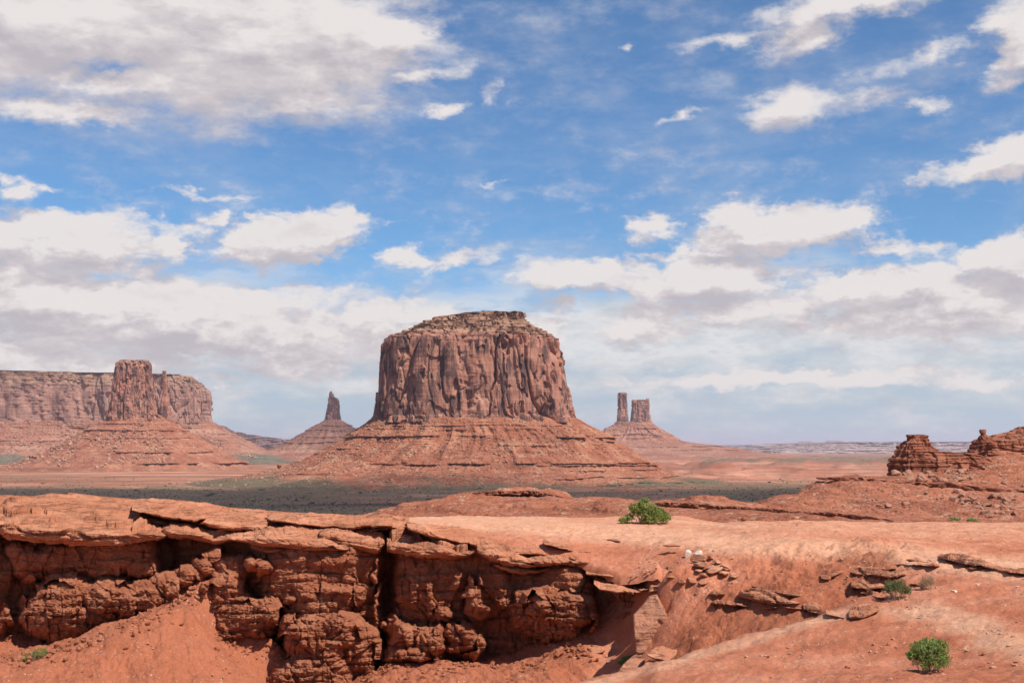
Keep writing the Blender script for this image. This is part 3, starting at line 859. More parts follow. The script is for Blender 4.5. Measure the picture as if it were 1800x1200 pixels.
# twin towers, right
YC = 6500.0
t_ = empty('twin_tower_butte', ray(1115, 785, YC), 'two stone towers side by side on a broad cone right of the big butte', 'butte')
rock_part('square_tower', t_, M_CLIFF_FAR, rows=[(689.5, 1089, 1099, 14), (691, 1086.5, 1102, 20), (694, 1086, 1101.5, 21), (720, 1086, 1103, 23), (745, 1084.5, 1105.5, 26)], Y=YC,
          nf=110, nb=24, nv=140, expo=4, S=20, seed=51, col=0.2, crack=0.25, alcove=0.15, thin=1.5, rough=1.2)
rock_part('broad_tower', t_, M_CLIFF_FAR, rows=[(702.5, 1113, 1139, 26), (704, 1111, 1140.5, 30), (725, 1110, 1142, 33), (738, 1109, 1144, 36), (752, 1107, 1148, 42)], Y=YC,
          nf=140, nb=24, nv=130, expo=4, S=22, seed=53, col=0.22, crack=0.3, alcove=0.15, thin=1.5, rough=1.2)
for (ul, ur, vt, sd) in ((1111.5, 1113.6, 701.2, 54), (1135.5, 1141, 700, 55)):
    rock_part('turret', t_, M_CLIFF_FAR, rows=[(vt, ul + .7, ur - .7, 4), (vt + 1, ul, ur, 7), (vt + 7, ul, ur, 8)], Y=YC - 12, nf=30, nb=10, nv=14, expo=3, S=10, seed=sd, col=.1, crack=0, alcove=0)
_, CVv = rock_part('talus_slope', t_, M_TALUS_FAR, rows=[(741, 1083, 1146, 44), (746, 1078, 1151, 60), (752, 1068, 1158, 85), (760, 1056, 1172, 125), (768, 1042, 1186, 170), (775, 1026, 1198, 215), (779, 1005, 1225, 280), (782, 980, 1255, 340), (786, 940, 1280, 420), (791, 880, 1310, 520), (796, 820, 1350, 640), (806, 700, 1450, 900)], Y=YC,
          nf=420, nb=40, nv=150, expo=2.2, S=36, seed=57, col=0, crack=0, alcove=0, ledges=[(754, 5, 9, 1040, 1150), (764, 5, 12, 1030, 1200), (770, 4, 8, 1030, 1200), (785, 6, 24, 1000, 1290), (790, 5, 20, 1020, 1320)], gully=14, rough=4, cap=False, thin=4)

# far plateau across the horizon, two tiny blue buttes on it
YP = 15500.0
fp = empty('far_plateau', ray(1800, 790, YP), 'long lavender plateau lying along the horizon at right', 'plateau')
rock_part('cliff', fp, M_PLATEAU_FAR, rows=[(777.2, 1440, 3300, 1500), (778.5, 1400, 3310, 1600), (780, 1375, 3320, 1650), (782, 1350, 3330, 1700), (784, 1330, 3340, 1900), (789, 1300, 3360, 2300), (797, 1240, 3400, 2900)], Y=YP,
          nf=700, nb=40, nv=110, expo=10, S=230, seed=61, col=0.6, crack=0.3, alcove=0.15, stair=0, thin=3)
bp = empty('blue_plain_rise', ray(1350, 785, 30000), 'thin blue line of a far mesa at the foot of the sky', 'mesa')
rock_part('mesa_body', bp, M_DARK_FAR, rows=[(781.6, 1290, 2400, 2000), (783, 1262, 2420, 2300), (788, 1220, 2460, 3000)], Y=30000.0, nf=200, nb=20, nv=20, expo=8, S=300, seed=63, col=.6, crack=0, alcove=0)
for (lab, ul, ur, vt) in (('tiny blue flat-topped butte far on the horizon, the narrower of two', 1404, 1428, 775.6), ('tiny blue flat-topped butte far on the horizon, the wider of two', 1452, 1482, 774.2)):
    r_ = empty('distant_butte', ray((ul + ur) / 2, 784, 34000), lab, 'butte', 'tiny buttes on the horizon')
    rock_part('butte_body', r_, M_DARK_FAR, rows=[(vt, ul + 4, ur - 4, 150), (vt + 1, ul + 2, ur - 2, 200), (vt + 3, ul, ur, 300), (vt + 6, ul - 6, ur + 8, 500), (788, ul - 12, ur + 12, 600)], Y=34000.0, nf=60, nb=16, nv=24, expo=3, S=120, seed=int(ul), col=.3, crack=0, alcove=0)

# lone boulder at the foot of the talus
def icorock(name, mat, seed, scale, cuts=7, n=4, rough=0.05, parent=None, smooth=True, nscale=2.0):
    T, Fc = template_rock(seed, cuts, n)
    T = T * (1 + rough * fbm(T[:, 0] * nscale + seed, T[:, 1] * nscale, T[:, 2] * nscale, 4))[:, None]
    return raw_mesh(name, T * np.asarray(scale), Fc, mat, parent, (0, 0, 0), smooth)
bo = icorock('boulder', M_TALUS, 77, (4.4, 4, 4.2), 4, 3)
bo.location = ray(491, 819, 2100)
tag(bo, 'lone rounded boulder sitting at the left foot of the big butte', 'boulder')

# ---------------------------------------------------------------- scrub on the flat
r = np.random.default_rng(5)
n = 17000
uu = r.uniform(-150, 1560, n); vv_ = r.uniform(836, 905, n)
Yq = (CZ - 3) * F / (vv_ - HV)
X = (uu - 900) / F * Yq
dens = ground_scrub(X, Yq, uu, vv_) + 0.6 * fbm(X / 60, Yq / 60, 3, 3)
keep = dens > r.uniform(0.0, 1.3, n)
X, Yq = X[keep], Yq[keep]
keep = ((X - (838 - 900) / F * YB) / 420) ** 2 + ((Yq - YB) / 290) ** 2 > 1
X, Yq = X[keep], Yq[keep]
P = np.stack([X, Yq, ground_height(X, Yq)], -1)
size = 0.6 + 1.3 * r.random(len(P)) ** 3
sc_o = scatter('scrub', P, size, M_SCRUB, flat=0.8, sink=0.3, smooth=True, seed=9)
tag(sc_o, 'low dark desert scrub dotted over the valley floor', 'scrub', kind='stuff')
# larger shrubs one can pick out
proto = None
for i in range(70):
    u0 = r.uniform(-20, 1420); v0 = 848 + 44 * r.random() ** 1.0
    if 640 < u0 < 1150 and v0 < 868: continue
    Y0 = (CZ - 3) * F / (v0 - HV); x0 = (u0 - 900) / F * Y0
    if proto is None:
        k = np.arange(26)
        cl = np.stack([r.normal(0, .55, 26), r.normal(0, .55, 26), .5 + .45 * r.random(26)], -1)
        proto = scatter('shrub', cl, .38 + .25 * r.random(26), M_SCRUB, flat=1.0, sink=1, seed=4, smooth=True)
        o = proto
    else:
        o = proto.copy(); link(o)
    s0 = r.uniform(1.1, 2.4)
    o.location = (x0, Y0, float(ground_height(np.array([x0]), np.array([Y0]))[0]) - 0.2)
    o.scale = (s0 * r.uniform(.8, 1.3), s0, s0 * r.uniform(.7, 1.0)); o.rotation_euler.z = r.uniform(0, 6)
    tag(o, 'dark round shrub standing in the low scrub of the valley floor', 'shrub', 'larger shrubs on the valley floor')

# ---------------------------------------------------------------- clouds that shade the flat and the far towers
def cloud(cx, cy, h, rx, ry, seed):
    """a cloud at height h whose shadow falls around (cx, cy)"""
    off = SUN / SUN[2] * h
    n, m = 60, 200
    th = np.linspace(0, 2 * math.pi, m, endpoint=False)[None]
    ph = np.linspace(-math.pi / 2, math.pi / 2, n)[:, None]
    rad = 1 + 0.22 * fbm(np.cos(th) * 2.2 + seed, np.sin(th) * 2.2, ph * .5, 5, .6)
    V = np.stack(np.broadcast_arrays(cx + off[0] + rx * rad * np.cos(ph) * np.cos(th), cy + off[1] + ry * rad * np.cos(ph) * np.sin(th),
                 h + np.where(ph > 0, 320, 90) * np.sin(ph) * rad), -1)
    core = np.broadcast_to(np.cos(ph) * 0 + np.abs(np.sin(ph)), V.shape[:2])
    o = grid_mesh('cloud', V, M_CLOUD, wrap=True, attrs={'core': core})
    return tag(o, kind='structure')
cloud(0, 1300, 3600, 2900, 690, 3.3)
cloud(-430, 6250, 3600, 880, 1050, 8.1)

# ---------------------------------------------------------------- red hills beyond the ledge
def pts_rbf(lst, lam=1e-3, k=1.0):
    A = np.array(lst, float)
    W_ = ray(A[:, 0], A[:, 1], A[:, 2])
    return RBF(W_[:, :2] * k, W_[:, 2], lam)

HP = [
 # strip ridge
 (1130,890,88),(1170,881,90),(1205,877,90),(1240,877,90),(1300,885,92),(1370,888,96),(1150,905,80),(1240,906,78),(1400,911,75),(1573,919,70),(1150,935,66),(1240,935,64),(1573,934,60),(1800,936,60),(2050,936,60),(1240,960,118),(1300,965,125),(1170,960,115),
 # right hill, lower bench
 (1436,839,120),(1460,840,119),(1510,842,119),(1570,847,120),(1640,853,119),(1700,858,118),(1760,862,117),(1850,868,115),(1400,868,106),(1470,870,106),(1560,876,105),(1640,880,104),(1720,884,103),(1800,886,102),(1950,886,102),
 (1430,898,92),(1530,905,88),(1620,911,84),(1700,916,80),(1800,920,78),(2000,920,78),(1385,880,102),
 # upper slope
 (1480,836,130),(1550,835,134),(1600,833,134),(1660,818,139),(1700,803,145),(1745,795,147),(1800,792,147),(1900,760,150),(2050,755,150),(1640,842,127),(1720,838,130),(1800,838,130),(1950,838,130),(1600,843,126),
 (1450,870,150),(1550,852,160),(1640,845,165),(1700,835,175),(1800,830,185),(1950,830,190),(1400,900,140),
 # middle mound
 (690,902,103),(715,886,105),(760,881,107),(800,876,109),(832,867,111),(880,864,113),(925,863,114),(945,857,116),(960,859,116),(985,866,114),(1003,876,112),(1035,878,111),(1060,874,112),(1100,878,110),(1125,886,106),
 (700,915,90),(780,910,88),(860,905,88),(950,903,88),(1050,905,86),(1110,905,84),(760,925,72),(900,925,72),(1050,925,72),
 (700,950,135),(800,930,140),(900,915,145),(960,910,148),(1050,920,145),(1120,935,135),
 # surroundings
 (600,940,100),(450,950,100),(200,960,100),(-200,970,100),(-500,970,100),(600,1000,64),(200,1000,64),(-200,1010,64),(500,930,200),(-200,930,200),(900,905,260),(300,910,400),(1200,905,330),(1600,890,330),(2200,880,330),(2300,900,120),(2300,936,60),(900,905,600),(0,905,600),(1800,905,600),
]
hill_f = pts_rbf(HP, 5e-2, 0.1)
hu = np.linspace(-500, 2350, 1150); hY = np.concatenate([np.geomspace(56, 155, 330), np.geomspace(157, 640, 60)])
HU, HYY = np.meshgrid(hu, hY)
hx = (HU - 900) / F * HYY
hz = hill_f(hx * .1, HYY * .1)
def hill_z(x, y):
    x = np.asarray(x, float); y = np.asarray(y, float)
    return hill_f(x * .1, y * .1)
def hill_detail(x, y, z):
    u = 900 + x / y * F
    d = 0.35 * fbm(x / 7, y / 7, 1.2, 4) * sstep(y, 62, 85)
    d = d - 0.75 * (ridged(x / 6.0, y / 16.0, 2.2, 4) - .6) * sstep(y, 70, 95)
    d = d + 0.10 * fbm(x / 1.1, y / 1.1, 4.4, 5, .62)
    # thin beds: the slope climbs in small steps
    st = 0.55
    zz = z + d
    q = zz / st + 0.35 * fbm(x / 9, y / 9, 7, 3)
    fr = q - np.floor(q)
    return d + st * 0.35 * (sstep(fr, .35, .65) - fr) * sstep(fbm(x / 14, y / 14, 9, 3), -.25, .2)
hz = hz + hill_detail(hx, HYY, hz)
tag(grid_mesh('red_hills', np.stack([hx, HYY, hz], -1), M_HILL, attrs={'scrub': np.zeros(hx.shape)}), kind='structure')

def ledge(name, pts, thick, depth, mat, label, seed, wig=0.25, cat='rock ledge', step=0.35, group=None, parent=None):
    """an outcropping bed: a rough strip of rock running along points (u, v, Y), thick m high, sticking out depth m"""
    A = np.array(pts, float)
    L = np.concatenate([[0], np.cumsum(np.hypot(np.diff(A[:, 0]), np.diff(A[:, 1])))])
    W3 = ray(A[:, 0], A[:, 1], A[:, 2])
    length = np.linalg.norm(np.diff(W3, axis=0), axis=1).sum()
    n = max(12, int(length / step / thick * 2.2)); n = min(n, 1200)
    t = np.linspace(0, L[-1], n)
    C = np.stack([np.interp(t, L, W3[:, k]) for k in range(3)], -1)
    s = np.linspace(0, length, n)[:, None]
    m = 22
    a = np.linspace(0, 2 * math.pi, m, endpoint=False)[None]
    env = np.clip(np.minimum(s, length - s) / (thick * 2.0), 0.02, 1) ** 0.6
    env = env * (0.6 + 0.55 * fbm(s / (thick * 5) + seed, seed, 0, 3) + 0.3)
    env = np.clip(env, 0.05, 1.4)
    ex = 0.55
    cy = -np.sign(np.cos(a)) * np.abs(np.cos(a)) ** ex * depth
    cz = np.sign(np.sin(a)) * np.abs(np.sin(a)) ** ex * thick / 2
    nz = 1 + wig * 2 * fbm(s / thick, cz / thick * 3 + seed, cy / depth, 4, .6)
    nz = nz - 0.3 * np.exp(-(np.abs(perlin(s / (thick * 1.7) + seed, 3.3, cz * 0)) / .05))
    Y_ = C[:, None, 1] + cy * env * nz
    Z_ = C[:, None, 2] + cz * env + 0.12 * thick * fbm(s / (thick * 4), seed, 0, 3)
    X_ = np.broadcast_to(C[:, None, 0], Y_.shape) + 0.1 * thick * fbm(s / thick, cz * 4, seed, 2)
    o = grid_mesh(name, np.stack(np.broadcast_arrays(X_, Y_, Z_), -1), mat, parent, wrap=True)
    if label: tag(o, label, cat, group)
    return o

def on_hill(u, v, Y, n=1):
    return (u, v, Y)
ledge('rock_ledge', [(1150,885,88.5),(1200,886,87.5),(1290,893,85),(1360,898,82),(1440,903,79.5),(1510,909,76),(1573,918,71)], 0.34, 0.55, M_BEDS,
      'long thin dark ledge cutting the low ridge behind the green bush', 3)
ledge('rock_ledge', [(1434,840,119),(1480,841,118.2),(1540,846,117.8),(1600,851,117.4),(1640,855,117.2)], 0.55, 0.9, M_BEDS,
      'dark ledge edging the bench below the layered rock knob', 5)
ledge('rock_ledge', [(1625,850,117.6),(1660,855,117),(1700,859,116),(1760,864,115),(1830,870,113),(1900,874,112)], 1.0, 1.3, M_BEDS,
      'thick shadowed ledge above the gully at the right edge of the red hill', 6)
ledge('rock_ledge', [(830,866,109.5),(880,865,110.5),(930,865,111.5),(960,868,111),(990,874,110)], 0.34, 0.7, M_BEDS,
      'thin dark ledge round the top of the low red mound', 7)
ledge('rock_ledge', [(1058,875,110.5),(1085,877,109.5),(1110,881,108.5)], 0.28, 0.6, M_BEDS,
      'short dark ledge on the mound just behind the green bush', 8)
ledge('rock_ledge', [(1640,824,136),(1700,815,140),(1760,812,141),(1850,808,142)], 0.3, 0.6, M_BEDS,
      'faint ledge running below the saddle of the red hill', 9)

def knob(name, rows, Y, label, seed, S=3.0, stair=6, expo=2.6, nf=420):
    e = empty(name, ray((rows[-1][1] + rows[-1][2]) / 2, rows[-1][0], Y), label, 'rock outcrop')
    rock_part('layered_rock', e, M_BEDS, rows=rows, Y=Y, nf=nf, nb=50, nv=260, expo=expo, S=S, seed=seed, col=0.20, crack=0.16, alcove=0.10, stair=stair, thin=0.16, rough=0.16, soft=0.85)
    return e
knob('rock_hump', [(763.5,1600,1622,.8),(765,1597,1630,1.1),(768,1595,1631,1.3),(771,1594,1629,1.4),(775,1589,1636,1.6),(785,1579,1642,1.9),(792,1575,1648,2.1),(794,1574,1652,2.2),(797,1572,1700,2.5),(800,1570,1722,2.6),(806,1566,1735,2.9),(812,1568,1745,3.2),(818,1563,1755,3.4),(828,1566,1765,3.7),(838,1562,1775,4.0),(848,1556,1785,4.4)], 138,
     'layered red rock knob with a flat crest rising from the right hill', 71)
kr = knob('rock_bluff', [(744,1850,2020,2.0),(750,1795,2030,2.6),(757,1780,2040,3.0),(764,1758,2045,3.4),(769,1738,2050,3.7),(774,1716,2052,4.0),(781,1712,2055,4.3),(786,1709,2058,4.6),(792,1706,2062,5.0),(800,1692,2070,5.6),(812,1675,2080,6.3)], 145,
     'layered red bluff with a small turret at the right edge', 73, stair=7)
rock_part('turret', kr, M_BEDS, rows=[(754.5,1724,1732,.25),(756,1721.5,1734,.4),(760,1722,1733,.42),(763,1725,1733,.4),(769,1720,1738,.6),(778,1717,1748,.9)], Y=141.5, nf=80, nb=20, nv=60, expo=2.5, S=0.8, seed=75, col=.2, crack=.1, alcove=.1, stair=3)

# blocks strewn over the hill: each its own object
def rock_obj(protos, i, loc, s, rz, tilt, label, cat, group=None):
    p = protos[i % len(protos)]
    if not p.get('used'):
        o = p; p['used'] = 1
    else:
        o = p.copy(); link(o)
    o.location = loc; o.scale = s; o.rotation_euler = (tilt[0], tilt[1], rz)
    for k in ('label', 'category', 'group'):
        if k in o.keys(): del o[k]
    return tag(o, label, cat, group)
blk = [icorock('boulder', M_BLOCK, 100 + i, (1, .8, .62), 8, 2, 0.03, smooth=False) for i in range(6)]
r = np.random.default_rng(12)
def hill_hit(u, v):
    """where the line of sight at (u, v) meets the hills"""
    Yq = np.geomspace(60, 160, 900)
    x = (u - 900) / F * Yq
    z = hill_z(x, Yq); zr = CZ - (v - HV) / F * Yq
    below = np.where(zr < z)[0]
    i = below[0] if len(below) else -1
    return np.array([x[i], Yq[i], z[i]])
for (n_, ua, ub, va, vb, s0, s1, lab) in ((34, 1560, 1690, 828, 850, .25, .62, 'grey block in the heap below the layered knob'),
                                       (26, 1672, 1745, 868, 905, .16, .45, 'block in the fan of rubble in the gully of the right hill'),
                                       (24, 1745, 1800, 872, 905, .16, .40, 'block in the rubble at the far right of the red hill'),
                                       (34, 1440, 1660, 852, 893, .07, .22, 'small pale block strewn on the slope below the dark ledge'),
                                       (20, 1690, 1800, 812, 850, .15, .38, 'grey block on the slope above the thick shadowed ledge')):
    for i in range(n_):
        u = r.uniform(ua, ub); v = r.uniform(va, vb)
        if ua == 1672: v = 868 + (u - 1660) * .45 + r.normal(0, 6)
        P_ = hill_hit(u, v)
        s = s0 * (s1 / s0) ** r.random() * 1.15
        rock_obj(blk, int(r.integers(6)), P_ + [0, 0, s * .25], (s * r.uniform(.8, 1.4), s, s * r.uniform(.7, 1.2)), r.uniform(0, 6.3), (r.normal(0, .3), r.normal(0, .3)), lab, 'boulder', lab.replace('block', 'blocks', 1))
for (u, v, s, lab) in ((1545,891,.42,'pale block, left one of three by the foot of the hill'),(1562,892,.55,'longest flat block lying by the foot of the right hill'),(1592,888,.40,'upright pale block by the foot of the right hill'),(1684,846,.62,'largest pale block at the right end of the heap')):
    P_ = hill_hit(u, v)
    rock_obj(blk, int(r.integers(6)), P_ + [0, 0, s * .3], (s * 1.2, s * .8, s * .8), r.uniform(0, 6), (0, .1), lab, 'boulder')

def hill_many(u, v):
    out = np.zeros((len(u), 3)); done = np.zeros(len(u), bool)
    for Y in np.geomspace(60, 165, 330):
        x = (u - 900) / F * Y
        z = hill_z(x, np.full_like(x, Y))
        new = (~done) & (CZ - (v - HV) / F * Y < z)
        out[new] = np.stack([x, np.full_like(x, Y), z], -1)[new]
        done |= new
    return out[done]
HR = hill_many(r.uniform(1440, 1810, 1800), r.uniform(800, 905, 1800))
HR[:, 2] += hill_detail(HR[:, 0], HR[:, 1], HR[:, 2])
HR = HR[fbm(HR[:, 0] / 6, HR[:, 1] / 6, 3, 3) > -.1]
tag(scatter('rubble', HR, .035 + .17 * r.random(len(HR)) ** 3.5, M_BLOCK, flat=.7, sink=.4, seed=17), 'broken rubble scattered over the red hill', 'rubble', kind='stuff')

# ---------------------------------------------------------------- foreground: bench top and dirt below it
PP = [(-200,868,46),(0,876,44.5),(0,884,41),(200,884,44.5),(400,896,44.5),(400,908,41.5),(560,908,45),(690,908,48),(690,928,42),(836,908,50),(836,945,40),
      (1000,906,51),(1000,945,39.5),(1000,962,38),(1090,906,51),(1090,950,39.5),(1090,968,37.8),(1090,1000,36.0),(1090,1020,35.0),(1150,906,50),(1150,950,38.5),(1150,975,36.2),(1150,1003,34.9),(1150,1028,33.9),
      (1300,912,49),(1300,940,39.5),(1300,965,34.5),(1400,915,48),(1500,955,36),(1500,985,31.5),(1600,917,47),(1800,919,46),(1800,960,35),(2000,921,46),(-400,865,46),(-400,880,41),(1200,906,50),(900,925,44),(900,962,38.2)]
plate_f = pts_rbf(PP, 1e-2)
LP = [ # fan left of and between the buttresses
 (0,1190,31.5),(-150,1170,34),(0,1144,36.2),(90,1144,36.4),(150,1130,36.6),(142,1123,36.3),(200,1098,36.3),(256,1072,36.4),(330,1036,36.7),(300,1051,36.5),(365,1024,37.0),(345,1085,35.5),(368,1112,35.6),(300,1085,34.8),(200,1200,31.8),(400,1205,32.5),
 (384,1110,36.2),(438,1138,36.0),(484,1136,36.2),(430,1175,34.2),(490,1208,35.6),(545,1222,35.0),(600,1220,35.2),(545,1225,38),(610,1225,34.5),(640,1190,36.2),(690,1165,36.3),(640,1245,32.5),(760,1161,36.1),(820,1162,36.2),(870,1168,36.6),
 (940,1157,36.2),(990,1130,35.8),(1032,1114,36.2),(800,1205,33.6),(950,1205,33),(1040,1150,35),(1110,1152,33.8),(1090,1138,35.4),(1000,1212,31),(1150,1188,30.2),(1200,1175,29.8),(1140,1150,33.3),
 # right bank
 (1200,1120,31.5),(1200,1060,32.8),(1200,1000,34.5),(1150,985,35.8),(1160,1040,33.6),(1160,1100,32.6),(1300,1120,30),(1300,1070,30.9),(1300,1030,32.2),(1300,1000,33),(1300,965,34.5),(1400,1085,29.5),(1400,1050,30.4),(1400,1020,31.5),(1400,975,33),
 (1500,1068,29.3),(1500,1045,29.8),(1500,1020,30.5),(1500,985,31.5),(1590,1046,28.3),(1600,1012,29.3),(1600,986,30.5),(1250,955,36.5),
 # flat on the right
 (1250,925,43),(1400,917,48),(1600,917,47),(1800,919,46),(2000,921,46),(1600,945,38),(1800,955,35.5),(1800,985,30.5),(1700,985,30.5),(1700,1010,28),(1800,1015,27),(1950,1015,27),
 # spur
 (1050,1203,21),(1100,1181,22.2),(1200,1150,24),(1300,1126,25.0),(1400,1099,25.7),(1440,1081,26.2),(1480,1063,26.7),(1530,1048,27.1),(1580,1041,27.4),
 (1200,1195,26.8),(1300,1158,27.3),(1400,1112,28.0),(1480,1076,28.4),(1120,1205,26.5),(1050,1215,27),(950,1260,26),
 (1630,1165,20),(1500,1205,17.5),(1300,1205,19.5),(1150,1222,20),(1800,1100,21),(1800,1205,16.5),(1700,1062,24),(1600,1085,23.5),(1500,1110,23),(1400,1150,22),(1400,1350,12.5),(900,1420,14.5),(500,1400,20),(0,1400,20),(-300,1350,22),(1000,1240,19.5),(2000,1100,21),(2000,1350,12.5),(2500,1100,21),(2600,985,31),(2600,925,46),(2500,1350,12.5),
 (-300,1130,36),(-300,1000,39),(0,1090,39),(200,1060,39.5)]
low_f = pts_rbf(LP, 2e-3)

def rill(x, y):
    return 0
def near_detail(x, y, k=1.0):
    d = 0.10 * fbm(x / 2.2, y / 2.2, 1.1, 4) + 0.045 * fbm(x / .55, y / .55, 2.2, 3, .55) + 0.018 * fbm(x / .18, y / .18, 3.3, 2, .6)
    return d * k
PATH = [[(560,905),(690,911),(900,918),(1010,930),(1130,938),(1300,955),(1420,962),(1560,972),(1660,985),(1760,998),(1900,1015)],
        [(1180,914),(1260,922),(1330,926)],
        [(1250,950),(1440,960)],
        [(1640,1075),(1700,1095),(1760,1125),(1830,1150)], [(1050,1200),(1200,1158),(1330,1122),(1450,1085),(1520,1070),(1640,1078)]]
PW = [26, 4, 8, 26, 12]
PA = [1.0, 1.0, .8, 1.0, .8]
def pale_attr(u, v):
    s = np.zeros(u.shape)
    for pl, w_, a_ in zip(PATH, PW, PA):
        best = np.full(u.shape, 1e9)
        for (a, b_), (c, d_) in zip(pl[:-1], pl[1:]):
            t = np.clip(((u - a) * (c - a) + (v - b_) * (d_ - b_)) / ((c - a) ** 2 + (d_ - b_) ** 2), 0, 1)
            best = np.minimum(best, np.hypot((u - a - t * (c - a)) * .35, v - b_ - t * (d_ - b_)))
        s = np.maximum(s, a_ * np.exp(-(best / w_) ** 2))
    # the whole bench top is trodden and dusty
    top = sstep(u, 640, 760) * (1 - sstep(v, 925, 955 + np.maximum(0, u - 1200) * .06)) * 0.62
    return np.maximum(s, top)

YCU = [-300, 560, 640, 700, 836, 950, 1030, 1100, 1150, 1180]
YCV = [40.5, 40.3, 40.2, 40.2, 40.0, 39.3, 38.2, 37.1, 36.4, 36.0]
def yc(u):
    return np.interp(u, YCU, YCV)
nu_ = 1300
ug = np.concatenate([np.linspace(-700, -130, 60)[:-1], np.linspace(-130, 1930, nu_), np.linspace(1930, 2700, 80)[1:]])
Yg = np.concatenate([1 / np.linspace(1 / 8.0, 1 / 27.5, 520), np.linspace(27.5, 37.5, 330)[1:], np.linspace(37.5, 56, 160)[1:]])
UG, YG = np.meshgrid(ug, Yg)
XG = (UG - 900) / F * YG
ZL = low_f(XG, YG); ZP = plate_f(XG, YG)
left = 1 - sstep(UG, 1118, 1158)
ZL = np.where(left > 0, (1 - left) * ZL + left * np.minimum(ZL, ZP - 0.8 * sstep(YG, 33, 35)), ZL)
def far_drop(u, Y):
    e = np.interp(u, [-300, 300, 560, 700, 850, 1200, 1600, 2200], [45, 45, 45.5, 48.5, 50.5, 49.5, 46.5, 46])
    return -0.16 * np.maximum(0, Y - e) - 0.02 * np.maximum(0, Y - e) ** 2
wy = sstep(YG, 34.6, 35.8) * (1 - sstep(UG, 1190, 1330)) * (1 - left)
ZL = ZL + wy * (ZP - ZL)
ZL = ZL + far_drop(UG, YG) * (1 - left) + near_detail(XG, YG) * np.where(YG < 45, 1, .5)
# runnels down the fans and banks
ru = ridged((XG + .35 * YG) / 0.8 + .3 * fbm(XG, YG, 1, 2), YG / 3.2, 4.4, 4)
ZL = ZL - 0.09 * (ru - .55) * sstep(YG, 28, 31) * (1 - sstep(YG, 37, 40)) * sstep(CZ - 3.15 - ZL, 0, .5)
# broken ground on the right bank
bank = sstep(UG, 1130, 1200) * (1 - sstep(UG, 1560, 1640)) * sstep(YG, 28.8, 30.0) * (1 - sstep(YG, 33.2, 34.6))
ZL = ZL + bank * (0.13 * fbm(XG / 1.3, YG / .8, 5, 5, .5) - .10 * (ridged(XG / .9 + YG * .4, YG / 1.6, 8, 4) - .6) + .035 * np.round(2.5 * fbm(XG / .7, YG / .5, 3, 3)))
fz = (1 - sstep(UG, 1000, 1100)) * sstep(YG, 27, 30)
ZL = ZL + fz * (0.05 * fbm(XG / .6 + YG * .3, YG / .9, 12.2, 5, .62) + .03 * np.round(2 * fbm((XG + .35 * YG) / .5, YG / 1.6, 5.5, 3)))
LV = np.stack([XG, YG, ZL], -1)
u_, v_ = proj(LV)
fan_ = (1 - sstep(UG, 1000, 1100)) * sstep(YG, 27, 30)
gully_red = sstep(UG, 1000, 1120) * (1 - sstep(UG, 1520, 1640)) * sstep(YG, 26.6, 28.0) * (1 - .75 * sstep(YG, 30.6, 33.5))  # darker, redder tone in the gully behind the spur
tag(grid_mesh('dirt_slope', LV, M_DIRT, attrs={'pale': pale_attr(u_, v_), 'red': np.clip(gully_red + .75 * fan_, 0, 1), 'fan': fan_}), kind='structure')
# bench top: from the lip of the ledge back to where it drops out of sight
lipU = [-420, 560, 690, 836, 930, 1000, 1050, 1090, 1150, 1182]
lipY = [40.3, 40.0, 39.6, 38.6, 37.9, 37.3, 36.2, 35.3, 34.8, 34.8]
up = np.linspace(-420, 1180, 1000)
tt = np.linspace(0, 1, 330)[:, None]
y0 = np.interp(up, lipU, lipY)[None]
YP_ = y0 + (56 - y0) * tt ** 1.3
UP = np.broadcast_to(up[None], YP_.shape)
XP = (UP - 900) / F * YP_
ZPm = plate_f(XP, YP_) + far_drop(UP, YP_) + near_detail(XP, YP_) * np.where(YP_ < 45, 1, .5) - 0.12 * sstep(UP, 1155, 1164)
ZPm = ZPm - 0.25 * np.exp(-(YP_ - y0) / .10)
PV = np.stack([XP, YP_, ZPm], -1)
u_, v_ = proj(PV)
tag(grid_mesh('bench_top', PV, M_DIRT, attrs={'pale': pale_attr(u_, v_)}), kind='structure')

def surf(u, v, lowonly=False):
    """first meeting of the line of sight with the near dirt"""
    Yq = np.geomspace(10, 52, 1500)
    x = (u - 900) / F * Yq
    z = low_f(x, Yq)
    if u < 1160:
        zp = plate_f(x, Yq)
        z = np.where(Yq > np.interp(u, lipU, lipY), np.maximum(z, zp), np.minimum(z, zp - .3)) if not lowonly else np.where(Yq > yc(u), -9e9, z)
    z = z + near_detail(x, Yq)
    zr = CZ - (v - HV) / F * Yq
    hit = np.where(zr < z)[0]
    i = hit[0] if len(hit) else len(Yq) - 1
    return np.array([x[i], Yq[i], z[i]])

# ---------------------------------------------------------------- the rimrock ledge
led = empty('rimrock_ledge', ray(500, 1150, 36.5), 'overhanging ledge of rounded sandstone slabs over crumbling red mudstone', 'rock ledge')

